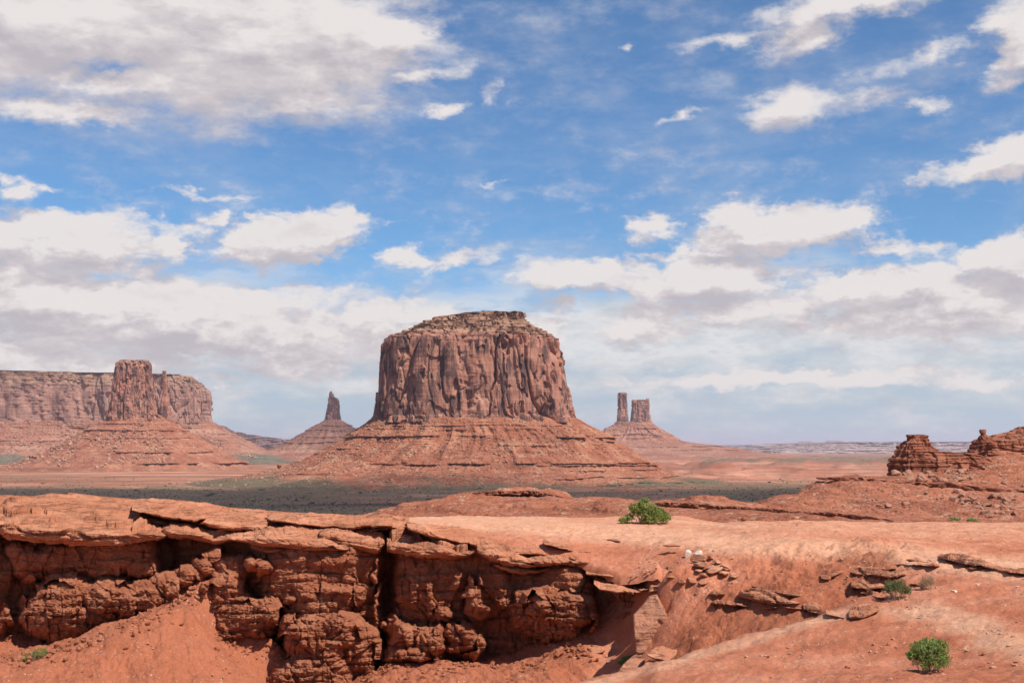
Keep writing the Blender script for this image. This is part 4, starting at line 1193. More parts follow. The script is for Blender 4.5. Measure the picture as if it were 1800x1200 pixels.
# mudstone wall under the slabs: depth behind every point of the face
BUMPS = [ # u, v, half width, half height, distance, roundness
 (-70,1030,95,110,37.4,3),(155,980,128,40,37.35,4),(60,985,50,36,37.1,3),(150,1074,116,66,36.5,3),(200,1056,66,36,35.8,2.6),(110,1090,72,48,36.1,2.6),(5,1090,20,50,37.2,2.4),
 (292,1030,44,34,36.5,2.4),(330,1016,36,24,36.7,2.2),(362,1000,22,24,36.8,2.2),(398,1058,40,62,36.2,3),(258,1050,40,36,36.0,2.4),
 (405,1000,42,38,37.0,3),(455,997,24,18,36.1,2.2),(350,993,14,18,38.0,2),(438,1090,60,48,35.8,2.8),(400,1104,30,32,36.0,2.4),(470,1080,32,40,35.7,2.4),
 (545,1006,108,58,37.25,4),(540,1046,74,26,36.9,2.5),(505,1048,18,12,36.1,2),(560,1046,20,14,36.1,2),(606,1045,16,14,36.0,2),
 (557,1145,66,80,35.1,2.8),(548,1010,100,60,36.7,4),(560,1060,70,40,36.0,3),(530,1125,42,44,34.9,2.4),(600,1115,44,44,35.1,2.4),(632,1150,42,66,35.8,2.5),(545,1205,95,66,34.6,2.6),(590,1185,32,32,35.2,2.2),
 (664,1035,6,60,37.0,2),(640,1000,30,50,37.6,3),
 (790,1028,112,76,37.6,4),(834,1056,22,30,35.9,2.2),(836,1030,11,28,36.3,2),(773,1075,22,20,36.75,2.2),(806,1020,26,28,37.1,2.2),(745,1020,34,40,37.3,2.5),
 (755,1126,34,34,35.6,2.4),(712,1120,30,28,35.8,2.2),(812,1122,38,32,36.0,2.3),(700,1150,34,26,35.7,2.2),(725,1150,60,24,35.8,2.4),(690,1108,18,24,36.0,2),
 (900,1120,60,50,37.9,3),(905,1020,40,60,37.8,3),
 (975,1026,58,30,36.95,2.8),(968,1074,80,46,35.9,2.8),(1012,1086,32,20,35.5,2.2),(942,1062,32,28,35.6,2.2),(985,1110,46,26,35.8,2.2),(1000,1010,30,16,36.9,2),
 (1075,1080,50,70,36.6,3),
]
cu = np.arange(-240, 1180, 1.0); tv = np.linspace(0, 1, 460)
vtop = np.interp(cu, [-240, 0, 300, 480, 600, 690, 760, 836, 900, 1000, 1060, 1140, 1180], [932, 930, 932, 946, 952, 950, 958, 958, 972, 979, 1000, 1020, 1030])
vbot = np.full(cu.shape, 1265.0)
CUU, TVV = np.meshgrid(cu, tv)
CVV = vtop[None] + (vbot - vtop)[None] * TVV
_b = worley(CUU / 26 + .35 * fbm(CUU / 35, CVV / 35, 7, 3), CVV / 34 + .3 * fbm(CUU / 35, CVV / 35, 9, 3), 13)
wu = CUU + 8 * fbm(CUU / 34, CVV / 34, 1.1, 4) + 16 * (_b[2] - .5); wv2 = CVV + 6 * fbm(CUU / 34, CVV / 34, 8.1, 4) + 14 * (_b[2] - .5)
D0 = yc(CUU) - 0.55
# alcove backs lean: the wall comes forward a little towards the foot
open_ = (1 - np.exp(-(np.abs(CUU - 318) / 58) ** 4)) * (1 - .8 * np.exp(-(np.abs(CUU - 898) / 52) ** 4 - (np.abs(CVV - 1130) / 60) ** 4)) * (1 - sstep(CUU, 1015, 1050))
D0 = D0 - open_ * (1.15 * (1 - .4 * sstep(CUU, 820, 1000)) + 0.45 * sstep(CVV, 1012, 1075))
bul = np.zeros(CUU.shape)
for (bu, bv, ru_, rv_, Yt, pw) in BUMPS:
    q = np.abs((wu - bu) / ru_) ** pw + np.abs((wv2 - bv) / rv_) ** pw
    dome = np.clip(1 - q, 0, 1) ** 0.30
    bul = np.maximum(bul, (np.interp(bu, YCU, YCV) - 0.55 - Yt) * dome)
bul = np.maximum(bul - (yc(CUU) - 0.55 - D0), 0.0)
sx = CUU / 59.0; sz = CVV / 59.0        # metres along the face, about
blk1 = worley(sx / .80 + .35 * fbm(sx, sz, 7, 3), sz / .95 + .3 * fbm(sx, sz, 9, 3), 13)
blk2 = worley(sx / .24 + .4 * fbm(sx * 4, sz * 4, 7, 2), sz / .28, 21)
lump = worley(sx / .62 + .4 * fbm(sx * 1.3, sz * 1.3, 0, 3), sz / .55, 3)
lump2 = worley(sx / .24 + .5 * fbm(sx * 3, sz * 3, 4, 2), sz / .20, 9)
bz = sz / .27 + .5 * fbm(sx / 1.6, sz / 1.0, 2.9, 4) + .05 * sx
bi = np.floor(bz); bf = bz - bi
bedoff = perlin(bi * 1.37 + .5, sx / 2.2, 4.2) * .22 + .10 * bf ** 2 - .05 * np.exp(-((bf - .5) / .3) ** 2)
ns = bedoff - .40 * (blk1[2] - .5) - .12 * (blk2[2] - .5)
ns = ns + .07 * np.exp(-(blk1[1] - blk1[0]) / .03) + .03 * np.exp(-(blk2[1] - blk2[0]) / .08)
ns = ns - 0.26 * fbm(sx / 1.3, sz / 1.1, 2.2, 4, .5) - .075 * fbm(sx / .20, sz / .12, 6.2, 6, .70)
cr1 = perlin(sx / .7 + .35 * fbm(sx, sz, 5, 3), sz / 3.2, 3.7)
ns = ns + 0.15 * np.exp(-(np.abs(cr1) / .03) ** 1.2)                   # vertical joints
ns = ns - 0.09 * ridged(sx / .20, sz / 1.5, 4.9, 3) * sstep(CVV, 970, 1040)
DD = D0 - bul + ns * (0.70 + .35 * sstep(CVV, 1015, 1060))
# open crack behind the split in the slabs
ck = np.exp(-(np.abs(CUU - 681 - 6 * fbm(CVV / 40, 1, 1, 2)) / 13) ** 2.6) * (1 - sstep(CVV, 1118, 1140))
DD = DD + 1.6 * ck
ck = np.exp(-(np.abs(CUU - 290 - 4 * fbm(CVV / 40, 5, 1, 2)) / 16) ** 2.6) * (1 - sstep(CVV, 995, 1010))
DD = DD + 1.0 * ck
rim = np.minimum(yc(CUU) + .2, DD)
wall = ray(CUU, CVV, rim)
grid_mesh('mudstone_wall', wall, M_MUD, led, led.location)

def slab(name, top, bot, Yn, Yb, parent, mat, seed, er=0.7, h0=0.30, pw=1.25, bed=0.16, tilt=0.10, under=2.2, origin=(0, 0, 0), nose=0.35, rough=1.0):
    """a rounded slab: its upper and lower edge as seen (u, v), nose at distance Yn, back at Yb"""
    top = np.array(top, float); bot = np.array(bot, float)
    ua, ub = max(top[0, 0], bot[0, 0]), min(top[-1, 0], bot[-1, 0])
    n = int(np.clip((ub - ua) * 1.6, 24, 520))
    u = np.linspace(ua, ub, n)
    if not np.isscalar(Yn):
        dY = Yb; Yn = np.interp(u, Yn[0], Yn[1])[None]; Yb = Yn.mean() + dY
    else:
        dY = Yb - Yn
    T = np.interp(u, top[:, 0], top[:, 1]); B = np.interp(u, bot[:, 0], bot[:, 1])
    sc_ = np.interp(u, [ua, ub], [0, 1])
    jag = fbm(u / 55.0 + seed, seed, 0, 3, .5)
    T = T + 1.6 * jag * rough; B = B + 2.4 * fbm(u / 40.0, seed + 4, 0, 4, .55) * rough + 1.6 * np.round(1.5 * fbm(u / 30., seed + 9, 0, 2)) * rough
    m = 96
    K1, K2 = 18, 66
    t1 = np.linspace(1, 0, K1, endpoint=False)          # underside, back to front
    h = np.linspace(0, 1, K2, endpoint=False)           # nose and top slope
    t3 = np.linspace(0, 1, m - K1 - K2)                 # down the back
    u2 = u[None]
    px = float(np.mean(Yn)) / F
    wid = (ub - ua) * px
    dist = np.minimum(u - ua, ub - u) * px
    el_ = min(er, wid * .45)
    e = np.clip(dist / el_, 0, 1); endc = (1 - np.sqrt(np.clip(1 - (1 - e) ** 2, 0, 1)))[None] * er
    Yf = np.concatenate([np.full(K1, 0.0) + under * t1[:] ** 1.0,
                         nose * (np.clip(1 - h / .16, 0, 1)) ** 2.0 + dY * np.clip((h - h0 * .85) / (1 - h0 * .85), 0, 1) ** (pw + .2),
                         np.full(m - K1 - K2, dY) + .25 * t3])[:, None]
    Yf = Yf + np.concatenate([np.full(K1, nose), np.zeros(m - K1)])[:, None]
    vf = np.concatenate([B[None] - (5.0 * t1[:, None]) * under, B[None] + (T - B)[None] * h[:, None], T[None] + 26 * t3[:, None]])
    Ym = Yn + Yf + endc * (1 if wid > 1 else .5)
    U = np.broadcast_to(u2, vf.shape)
    P = ray(U, vf, Ym)
    x, z = P[..., 0], P[..., 2] - CZ
    mask = np.concatenate([np.full(K1, .25), np.clip(1.1 - .45 * np.clip(h - .8, 0, 1) * 5, 0, 1), np.full(m - K1 - K2, .1)])[:, None]
    big = fbm(x / 1.7 + seed, z / .8, P[..., 1] / 1.7, 4, .5)
    q = (z + tilt * x) / 0.30 + 0.75 * fbm(x / 1.6 + seed, z / .8, 2, 4)
    fr = q - np.floor(q)
    idq = perlin(np.floor(q) * 1.7 + seed, x / 2.6, 0)
    stair_ = 1.7 * bed * (fr ** 3) * sstep(idq, -.25, .35)
    q2 = (z + tilt * 1.5 * x) / 0.085 + .5 * fbm(x / .7, z / .4 + seed, 3, 3)
    fr2 = q2 - np.floor(q2)
    stair_ = stair_ + bed * .18 * fr2 ** 2
    fine_ = .06 * fbm(x / .40, z / .16, P[..., 1] / .4 + seed, 6, .64)
    ckk = np.exp(-(np.abs(perlin(x / 2.3 + seed, z / 1.2 + .5 * fbm(x, z, seed, 3), P[..., 1] / 2.3)) / .022) ** 1.2) * .09
    front = np.concatenate([np.ones(K1), np.clip(1 - h / .35, 0, 1), np.zeros(m - K1 - K2)])[:, None]
    d = (-.26 * big * rough + stair_ - fine_ + ckk * front) * mask
    w = np.concatenate([np.zeros(K1), np.clip((h - h0 * .6) / .25, 0, 1), np.zeros(m - K1 - K2)])[:, None]
    P = ray(U, vf, Ym + d * (1 - .45 * w))
    P[..., 2] -= d * .75 * w
    return grid_mesh(name, P, mat, parent, origin)

LO = led.location
def cap(top, bot, Yn, Yb, seed, **kw):
    bot = [(a_, b_ + (6 if Yn < 37.3 and a_ < 1020 else 0)) for a_, b_ in bot]
    sh = 0.75 if Yn < 37.3 and seed != 117 and top[0][0] < 1020 else 0.0
    return slab('cap_slab', top, bot, Yn + sh, Yb + sh * .5, led, M_CAP, seed, origin=LO, **kw)
# long upper layer along the skyline
cap([(-260,862),(60,871),(85,867.5),(140,868),(210,874),(235,878),(290,876),(325,879),(355,885),(400,890),(470,897),(560,902),(640,905),(720,908)],
    [(-260,900),(60,910),(200,915),(300,926),(400,930),(500,932),(600,932),(720,930)], 39.0, 44.5, 101, er=.3, bed=.10, pw=1.0, h0=.15)
# big rounded left slab
cap([(-10,896),(12,876),(60,872),(140,877),(200,882),(245,890),(270,905),(291,930)], [(-10,918),(6,938),(60,948),(130,952),(190,954),(240,948),(275,942),(291,936)], 35.7, 41.0, 102, er=.9, pw=1.15, h0=.34, bed=.13, tilt=.06)
cap([(-280,880),(-100,872),(0,884),(14,900)], [(-280,950),(-100,955),(0,940),(14,920)], 36.5, 41.0, 103, er=.6)
# thin leaf between the left slab and the next
cap([(232,893),(262,890),(300,893),(340,897),(362,906)], [(232,897),(262,903),(300,914),(340,915),(362,912)], 38.2, 41.4, 104, er=.6, bed=.12)
cap([(285,918),(300,910),(345,914),(400,920),(428,934)], [(285,940),(300,945),(340,948),(380,956),(428,950)], 37.4, 40.5, 105, er=.5, bed=.12)
cap([(352,908),(360,899),(400,899),(440,905),(470,916)], [(352,914),(370,920),(410,928),(446,929),(470,922)], 37.2, 41.0, 106, er=.45, bed=.10)
# leaf shaped slab
cap([(403,940),(425,928),(460,916),(500,909),(545,911),(580,925),(600,945),(614,959)], [(403,944),(430,948),(480,956),(540,961),(590,963),(614,961)], 35.9, 40.5, 107, er=.35, bed=.18, tilt=.2)
cap([(440,952),(480,950),(560,952),(625,952)], [(440,958),(480,968),(560,975),(625,972)], 36.5, 38.5, 108, er=.4, bed=.10)
cap([(560,915),(600,910),(640,912),(668,922),(676,940)], [(560,945),(600,955),(640,965),(664,966),(676,950)], 36.2, 40.4, 109, er=.4, bed=.16, tilt=.15)
cap([(470,902),(540,905),(610,909),(690,912)], [(470,915),(540,925),(610,930),(690,925)], 38.3, 42.0, 110, er=.3, bed=.10, pw=1.0)
# right of the split
cap([(680,930),(690,921),(730,923),(780,930),(815,943),(838,957)], [(680,962),(700,969),(750,974),(800,977),(825,972),(838,963)], 36.1, 40.4, 111, er=.4, bed=.17, tilt=.18)
cap([(715,920),(760,924),(840,938),(900,950),(960,962)], [(715,930),(760,945),(840,962),(900,975),(960,976)], 37.6, 40.2, 112, er=.3, bed=.10, pw=1.0)
cap([(838,956),(860,946),(900,953),(950,962),(1000,972),(1012,978)], [(838,966),(860,978),(890,988),(930,992),(985,986),(1012,981)], 36.0, 39.2, 113, er=.4, bed=.18, tilt=.2)
cap([(868,985),(900,983),(950,984),(970,985)], [(868,988),(900,1001),(940,1003),(970,992)], 36.3, 38.4, 114, er=.4, bed=.12)
cap([(985,974),(1010,968),(1040,972),(1066,984),(1088,994)], [(985,984),(1010,988),(1040,992),(1066,999),(1088,998)], 35.9, 38.0, 115, er=.3, bed=.14, tilt=.2)
cap([(955,950),(1000,960),(1040,967)], [(955,955),(1000,968),(1040,973)], 37.6, 39.0, 116, er=.2, bed=.06)
# flat plate roofing the last alcove
cap([(1044,1021),(1052,1015),(1080,1012),(1120,1013),(1146,1018)], [(1044,1026),(1054,1036),(1085,1042),(1120,1043),(1146,1032)], 34.75, 37.0, 117, er=.3, bed=.05, nose=.08, h0=.1, pw=1.0, rough=.6)
cap([(1030,1000),(1060,1002),(1090,1008)], [(1030,1010),(1060,1014),(1090,1014)], 35.6, 37.4, 118, er=.2, bed=.06)
cap([(1140,1030),(1150,1024),(1190,1022),(1225,1032)], [(1140,1042),(1160,1040),(1195,1036),(1225,1040)], 33.7, 35.4, 119, er=.2, bed=.05, rough=.6)

# ---------------------------------------------------------------- outcrops in the right bank
def outcrop(name, label, base, plates, seed):
    e = empty(name, surf(*base), label, 'rock outcrop')
    for i, (tp, bt, Yn, Yb) in enumerate(plates):
        mu = np.linspace(tp[0][0], tp[-1][0], 5)
        Yn = (mu, [surf(a_, float(np.interp(a_, *np.array(bt, float).T)))[1] - .22 for a_ in mu]); Yb = 1.6
        slab('rock_plate', tp, bt, Yn, Yb, e, M_LEDGE, seed + i, er=.25, bed=.055, tilt=.25, origin=e.location, nose=.12, rough=.8, under=1.2)
    return e
outcrop('plate_outcrop', 'jutting broken sandstone plates over a dark triangular hollow in the right bank', (1330, 1070), [
 ([(1296,1040),(1303,1028),(1340,1033),(1375,1043),(1408,1056)], [(1296,1048),(1320,1054),(1350,1062),(1380,1063),(1408,1060)], 29.9, 33.0),
 ([(1250,1056),(1262,1050),(1290,1053),(1318,1062)], [(1250,1060),(1270,1063),(1295,1066),(1318,1066)], 29.7, 32.5),
 ([(1320,1026),(1350,1030),(1385,1040),(1410,1046)], [(1320,1029),(1350,1038),(1385,1046),(1410,1049)], 30.9, 33.0),
 ([(1338,1062),(1350,1058),(1366,1063)], [(1338,1068),(1350,1070),(1366,1068)], 29.6, 31.0),
 ([(1372,1062),(1390,1060),(1410,1066)], [(1372,1066),(1390,1069),(1410,1069)], 29.6, 31.0),
 ([(1412,1066),(1435,1064),(1446,1070)], [(1412,1071),(1430,1074),(1446,1073)], 29.3, 30.5),
 ([(1420,1070),(1450,1074),(1484,1082)], [(1420,1075),(1450,1080),(1484,1086)], 29.1, 30.4),
 ([(1246,1038),(1256,1030),(1275,1040)], [(1246,1046),(1258,1048),(1275,1044)], 30.7, 32.5)], 201)
outcrop('overhang_outcrop', 'small overhanging ledge with a hollow beneath, above the grey green bush', (1540, 1030), [
 ([(1494,1001),(1500,996),(1530,994),(1560,998),(1594,1004)], [(1494,1006),(1505,1011),(1535,1013),(1560,1016),(1594,1010)], 29.3, 31.6),
 ([(1508,994),(1530,990),(1575,994)], [(1508,998),(1530,1000),(1575,1002)], 30.2, 32.0),
 ([(1496,1028),(1520,1022),(1558,1030)], [(1496,1034),(1520,1036),(1558,1034)], 29.2, 30.6),
 ([(1512,1040),(1530,1036),(1556,1046)], [(1512,1044),(1535,1048),(1556,1052)], 28.8, 30.2),
 ([(1492,1080),(1510,1066),(1545,1062)], [(1492,1086),(1515,1088),(1545,1074)], 28.6, 30.0),
 ([(1600,1024),(1612,1020),(1626,1027)], [(1600,1027),(1612,1028),(1626,1031)], 28.2, 29.5)], 221)
outcrop('rim_ledge', 'thin broken sandstone ledge edging the trodden bench at the right', (1720, 995), [
 ([(1566,988),(1580,984),(1610,986),(1652,993)], [(1566,992),(1585,993),(1610,994),(1652,995)], 29.6, 31.5),
 ([(1576,980),(1600,980),(1630,985)], [(1576,983),(1600,985),(1630,988)], 30.6, 32.0),
 ([(1650,978),(1670,981),(1700,987),(1730,992),(1760,1000),(1812,1007),(1900,1016)], [(1650,980),(1670,985),(1700,992),(1730,996),(1760,1003),(1812,1010),(1900,1019)], 28.7, 31.0),
 ([(1700,992),(1710,990),(1722,996)], [(1700,998),(1712,1000),(1722,999)], 28.5, 29.6)], 241)
for (u, v, s, sd) in ((1233,996,.30,0),(1246,1000,.24,1),(1258,1003,.28,2),(1272,1010,.24,3),(1240,1013,.2,4),(1262,990,.16,5),(1250,982,.14,1),(1275,998,.16,0),(1228,1006,.18,3),(1465,1012,.16,2),(1452,1016,.18,4),(1474,1008,.14,0),(1215,1022,.22,2),(1200,1026,.2,1),(1180,1003,.2,5),(1236,1026,.18,0),(1290,1012,.18,2),(1180,1018,.16,4)):
    if 'flat_p' not in globals():
        flat_p = [icorock('flat_stone', M_LEDGE, 300 + i, (1, .75, .34), 8, 3, .05, smooth=False) for i in range(6)]
    P_ = surf(u, v)
    rock_obj(flat_p, sd, P_ + [0, 0, .03], (s * 1.15, s, s * .9), sd * 1.3 + u, (.15, .2), 'flat red stone in the broken rubble of the right bank near the two white stones' if u < 1300 else 'thin flat red stone lying in the middle of the right bank', 'stone', 'flat stones in the bank')

# ---------------------------------------------------------------- single stones
def prism(name, outline, Y, thick, mat, seed, lean=0.0, bev=0.12, rough=.05):
    """a slab of rock standing on edge: outline (u, v), real thickness, rough broken faces"""
    A = np.array(outline, float)
    # resample the outline
    B = np.vstack([A, A[:1]]); L = np.concatenate([[0], np.cumsum(np.hypot(*np.diff(B, axis=0).T))])
    n = 120; t = np.linspace(0, L[-1], n, endpoint=False)
    o = np.stack([np.interp(t, L, B[:, 0]), np.interp(t, L, B[:, 1])], -1)
    c = o.mean(0)
    ks = np.concatenate([np.linspace(0.0, .93, 16), [.97, 1.0, 1.0, .985, .9, .6, .2]])
    ds = np.concatenate([np.zeros(16), [bev * .35, bev, thick * .6, thick, thick, thick, thick]])
    U = c[0] + (o[None, :, 0] - c[0]) * ks[:, None]; V_ = c[1] + (o[None, :, 1] - c[1]) * ks[:, None]
    Yd = Y + ds[:, None] + lean * (c[1] - V_) * Y / F
    px = Y / F
    x, z = U * px, V_ * px
    Yd = Yd - rough * 2.5 * fbm(x / .7 + seed, z / .7, 1, 5, .55) - rough * .8 * np.round(3 * fbm(x / .5 + seed, z / .5, 5, 2)) / 3
    P = ray(U, V_, Yd)
    P = P + rough * .5 * fbm(P[..., 0] / .2, P[..., 1] / .2, P[..., 2] / .2, 3)[..., None]
    return P
def stone(name, outline, Y, thick, mat, seed, label, cat='boulder', lean=0.0, **kw):
    P = prism(name, outline, Y, thick, mat, seed, lean, **kw)
    org = P.reshape(-1, 3).mean(0)
    return tag(grid_mesh(name, P, mat, None, org, wrap=True), label, cat)
stone('boulder', [(1142,1046),(1155,1045),(1161,1058),(1173,1080),(1177,1098),(1176,1133),(1160,1150),(1118,1150),(1114,1120),(1113,1080),(1130,1062)], 32.4, .8, M_BOULDER, 5,
      'big upright five-sided sandstone boulder leaning on the bank at the end of the ledge', lean=.30)
stone('broken_slab', [(1136,1148),(1150,1138),(1162,1134),(1190,1143),(1188,1152),(1174,1162),(1150,1158),(1138,1152)], 30.3, .35, M_LEDGE, 6,
      'pale flat plate of broken sandstone lying on top below the upright boulder', 'boulder', lean=1.6)
stone('broken_slab', [(1132,1166),(1140,1160),(1166,1160),(1180,1166),(1172,1186),(1150,1200),(1124,1200)], 30.0, .5, M_BOULDER, 7,
      'cracked sandstone chunk under the pale plate, half behind the dirt spur', 'boulder', lean=.7)
stone('broken_slab', [(1084,1182),(1096,1166),(1112,1152),(1130,1150),(1134,1164),(1122,1184),(1100,1200),(1082,1200)], 30.6, .5, M_BOULDER, 8,
      'tilted sandstone slab at the left of the broken pieces, beside a small green plant', 'boulder', lean=.7)
for (u, v, s, lab) in ((1209,977,(.115,.10,.14),'white stone on the bank, the taller left one of two'), (1228,975,(.13,.10,.10),'white stone on the bank, the lower right one of two')):
    o = icorock('white_stone', M_PALE, int(u), s, 6, 3, .06)
    P_ = surf(u, v); o.location = P_ + [0, 0, .03]
    tag(o, lab, 'stone')
for (u, v, s, m2, lab) in ((1046,1145,(.30,.22,.10),M_LEDGE,'flat pale stone lying on the dirt before the last alcove'), (1676,1040,(.10,.07,.03),M_PALE,'small flat white stone by the dry grass tuft'),
                      (1230,986,(.36,.26,.13),M_LEDGE,'red slab of stone right below the two white stones'),
                      (1306,914,(.16,.12,.11),M_BEDS,'small dark lump on the flat beyond the green bush'), (1490,1174,(.06,.05,.04),M_LEDGE,'small pale stone low on the spur left of the round green bush'),
                      (1730,1150,(.055,.05,.03),M_LEDGE,'small flat pale stone right of the round green bush'), (1785,1164,(.045,.04,.025),M_LEDGE,'tiny pale stone near the right edge of the spur'),
                      (1080,950,(.30,.2,.05),M_LEDGE,'thin dark flake lying on the dirt below the green bush'),(1181,960,(.26,.14,.05),M_LEDGE,'thin flake of rock above the two white stones')):
    o = icorock('stone', m2, int(u + v), s, 7, 3, .06, smooth=False)
    o.location = surf(u, v) + np.array([0, 0, s[2] * .4]); o.rotation_euler.z = u
    tag(o, lab, 'stone')

# gravel on the near dirt
r = np.random.default_rng(21)
pts = []
while len(pts) < 3600:
    k = r.random()
    if k < .55:
        u, v = r.uniform(1040, 1800), r.uniform(965, 1200)
    elif k < .75:
        u, v = r.uniform(0, 1100), r.uniform(1060, 1200)
    else:
        u, v = r.uniform(640, 1800), 905 + 100 * r.random() ** 1.3
    pts.append((u, v))
U_ = np.array(pts)
def surf_many(u, v):
    out = np.zeros((len(u), 3)); done = np.zeros(len(u), bool)
    for Y in np.geomspace(10, 51, 520):
        x = (u - 900) / F * Y
        z = low_f(x, np.full_like(x, Y))
        zp = plate_f(x, np.full_like(x, Y))
        z = np.where(u < 1160, np.where(Y > np.interp(u, lipU, lipY), np.maximum(z, zp), np.minimum(z, zp - .3)), z)
        zr = CZ - (v - HV) / F * Y
        new = (~done) & (zr < z)
        out[new] = np.stack([x, np.full_like(x, Y), z], -1)[new]
        done |= new
    return out[done]
GP = surf_many(U_[:, 0], U_[:, 1])
GP[:, 2] += near_detail(GP[:, 0], GP[:, 1])
keep = fbm(GP[:, 0] / 1.2, GP[:, 1] / 1.2, 7, 3) > .12
GP = GP[keep]
tag(scatter('gravel', GP, .014 + .045 * r.random(len(GP)) ** 3, M_STONE, flat=.6, sink=.5, seed=31), 'loose red gravel scattered over the near dirt', 'gravel', kind='stuff')

# crumbled pieces along the foot of the wall
FU = r.uniform(-10, 1050, 1500)
FV = np.interp(FU, [0, 142, 256, 320, 366, 384, 438, 490, 520, 610, 680, 780, 870, 940, 1000, 1050], [1146, 1126, 1076, 1045, 1030, 1115, 1140, 1138, 1202, 1205, 1166, 1163, 1170, 1160, 1132, 1140]) + np.abs(r.normal(0, 16, 1500))
FP = surf_many(FU, FV)
FP[:, 2] += near_detail(FP[:, 0], FP[:, 1])
tag(scatter('rubble', FP, .018 + .10 * r.random(len(FP)) ** 4, M_MUD, flat=.75, sink=.4, seed=37), 'crumbled red mudstone along the foot of the ledge', 'rubble', kind='stuff')

# ---------------------------------------------------------------- bushes
def bush(name, label, base, lobes, nleaf, leaf, mat, seed, cat='bush', upright=.3, stems=22, stemr=.012, slim=2.6):
    """lobes: (x, y, z, rx, ry, rz) in metres over the base; leaves fill their outer shells, twigs run up from the base"""
    r = np.random.default_rng(seed)
    e = empty(name, base, label, cat)
    lob = np.array(lobes, float)
    wgt = (lob[:, 3] * lob[:, 4] * lob[:, 5]) ** .67; wgt /= wgt.sum()
    # sprigs: short shoots with leaves along them
    ns = nleaf // 14
    li = r.choice(len(lob), ns, p=wgt)
    d = r.normal(size=(ns, 3)); d /= np.linalg.norm(d, axis=1)[:, None]
    d[:, 2] = np.where(d[:, 2] < -.35, -d[:, 2], d[:, 2])
    rad = r.random(ns) ** .38
    C = lob[li, :3] + d * rad[:, None] * lob[li, 3:]
    C = C[C[:, 2] > .02]; d = d[:len(C)]
    ns = len(C)
    grow = (C - np.array([0, 0, -.15])); grow /= np.linalg.norm(grow, axis=1)[:, None]
    grow = grow + r.normal(0, .35, grow.shape) + np.array([0, 0, upright])
    grow /= np.linalg.norm(grow, axis=1)[:, None]
    t = np.repeat(np.linspace(-1, 1, 14)[None], ns, 0) * leaf * 2.0
    Lc = (C[:, None] + grow[:, None] * t[..., None] + r.normal(0, leaf * .45, (ns, 14, 3))).reshape(-1, 3)
    gd = np.repeat(grow, 14, 0) + r.normal(0, .7, (ns * 14, 3)); gd /= np.linalg.norm(gd, axis=1)[:, None]
    sd_ = np.cross(gd, r.normal(size=gd.shape)); sd_ /= np.linalg.norm(sd_, axis=1)[:, None]
    sz = leaf * r.uniform(.7, 1.4, len(Lc))[:, None]
    a = Lc - gd * sz; c = Lc + gd * sz; b1 = Lc + sd_ * sz / slim; b2 = Lc - sd_ * sz / slim
    V = np.stack([a, b1, c, b2], 1).reshape(-1, 3)
    Fq = np.arange(len(V)).reshape(-1, 4)
    raw_mesh('leaves', V, Fq, mat, e, (0, 0, 0), True)
    # twigs
    Vs, Fs = [], []; off = 0
    for k in range(stems):
        tgt = C[r.integers(ns)]
        p0 = np.array([r.normal(0, .06), r.normal(0, .06), -.05]) + .25 * np.array([tgt[0], tgt[1], 0])
        mid = .5 * (p0 + tgt) + r.normal(0, .05, 3) + np.array([0, 0, .05])
        ring = np.linspace(0, 2 * math.pi, 5, endpoint=False)
        pts_ = [p0, .5 * (p0 + mid), mid, .5 * (mid + tgt), tgt]
        for q, pp in enumerate(pts_):
            rr_ = stemr * (1 - q / 5)
            Vs.append(np.stack([pp[0] + rr_ * np.cos(ring), pp[1] + rr_ * np.sin(ring), np.full(5, pp[2])], -1))
        f = grid_faces(5, 5, True) + off
        Fs.append(f); off += 25
    raw_mesh('twigs', np.concatenate(Vs), np.concatenate(Fs), M_STEM, e, (0, 0, 0), True)
    return e
bush('green_bush', 'spreading bright green bush standing alone on the pale bench behind the ledge', surf(1133, 921), [
 (.18,0,.36,.52,.42,.36),(.55,-.05,.25,.36,.35,.28),(-.08,.05,.58,.30,.3,.26),(-.30,.05,.44,.30,.28,.24),(.05,.1,.78,.16,.16,.16),(-.80,0,.12,.14,.14,.12),(-.58,0,.20,.2,.2,.14),(.3,-.2,.15,.45,.3,.2),(.82,0,.15,.16,.2,.16),(-.45,.05,.62,.16,.15,.10)],
 9500, .040, M_LEAF_A, 3, stems=46)
bush('round_green_bush', 'compact round lime green bush casting a shadow on the near dirt spur', surf(1632, 1180), [
 (0,0,.20,.29,.27,.21),(-.13,0,.28,.19,.18,.17),(.11,.02,.32,.20,.18,.16),(-.22,0,.19,.12,.13,.10),(.20,0,.14,.14,.14,.12),(0,.05,.36,.13,.12,.12),(.02,-.12,.12,.22,.16,.11)],
 9000, .017, M_LEAF_B, 5, stems=44, stemr=.006, slim=2.6)
bush('sage_bush', 'grey green sage bush growing where the bank meets the spur', surf(1578, 1053), [
 (0,0,.18,.26,.22,.19),(-.16,0,.20,.17,.16,.17),(.16,0,.13,.17,.16,.12),(.02,0,.28,.14,.14,.12)],
 3000, .022, M_LEAF_C, 7, stems=26, stemr=.006, upright=.7, slim=4)
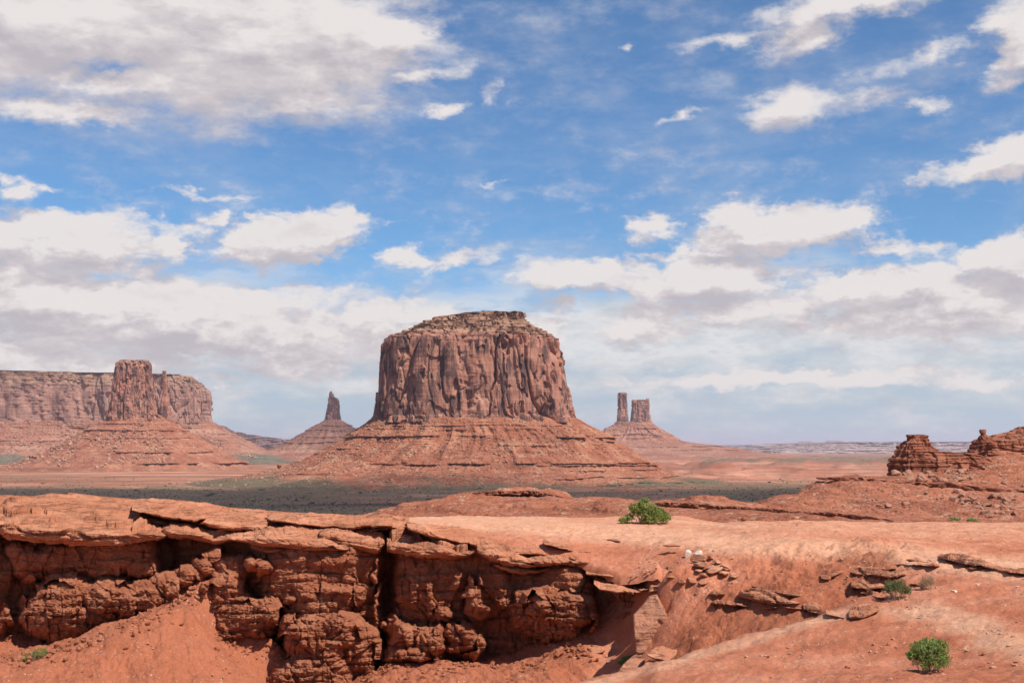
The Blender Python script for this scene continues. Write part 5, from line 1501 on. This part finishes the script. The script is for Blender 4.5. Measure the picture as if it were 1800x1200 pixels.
bush('dry_grass_tuft', 'straw coloured dry tuft right of the sage bush', surf(1632, 1036), [
 (0,0,.14,.17,.15,.15),(-.10,0,.10,.12,.1,.1)], 900, .030, M_LEAF_D, 9, 'grass tuft', 1.2, 14, .004, 9)
bush('grassy_shrub', 'pale green wispy shrub on the dirt below the left buttress', surf(60, 1160, True), [
 (.12,0,.14,.18,.16,.16),(-.12,0,.08,.18,.16,.10),(-.28,0,.04,.14,.12,.07),(.26,0,.20,.10,.10,.15)],
 950, .032, M_LEAF_B, 11, stems=26, stemr=.006, upright=1.3, slim=7)
bush('small_green_plant', 'small green plant tucked against the tilted slab below the upright boulder', surf(1098, 1166, True) + np.array([0, -.6, .02]), [
 (0,0,.12,.17,.15,.13),(-.12,0,.06,.13,.12,.09),(.12,0,.18,.11,.1,.10)], 1800, .022, M_LEAF_B, 13, stems=12, stemr=.004)
P_ = hill_hit(1688, 919)
bush('green_tuft', 'low green tufts at the foot of the right hill', P_, [(-.3,0,.12,.4,.3,.2),(.7,0,.10,.4,.3,.14)], 1200, .05, M_LEAF_B, 15, 'grass tuft', .8, 8, .008)

# ---------------------------------------------------------------- air
hm = bpy.data.materials.new('air'); hm.use_nodes = True
hm.node_tree.nodes.clear()
H = NT(hm.node_tree)
ho = H.n('ShaderNodeOutputMaterial'); hv = H.n('ShaderNodeVolumePrincipled')
hv.inputs['Color'].default_value = (0.80, 0.86, 1.0, 1)
hv.inputs['Density'].default_value = 2.8e-5
hv.inputs['Anisotropy'].default_value = 0.2
hm.node_tree.links.new(hv.outputs[0], ho.inputs['Volume'])
S_ = 150000.0
zb, zt = -30.0, 470.0
hb = np.array([(x, y, z) for z in (zb, zt) for (x, y) in ((-S_, -S_), (S_, -S_), (S_, S_), (-S_, S_))])
hz_o = raw_mesh('haze', hb, np.array([(0, 3, 2, 1), (4, 5, 6, 7), (0, 1, 5, 4), (1, 2, 6, 5), (2, 3, 7, 6), (3, 0, 4, 7)]), hm, smooth=False)
tag(hz_o, kind='stuff')
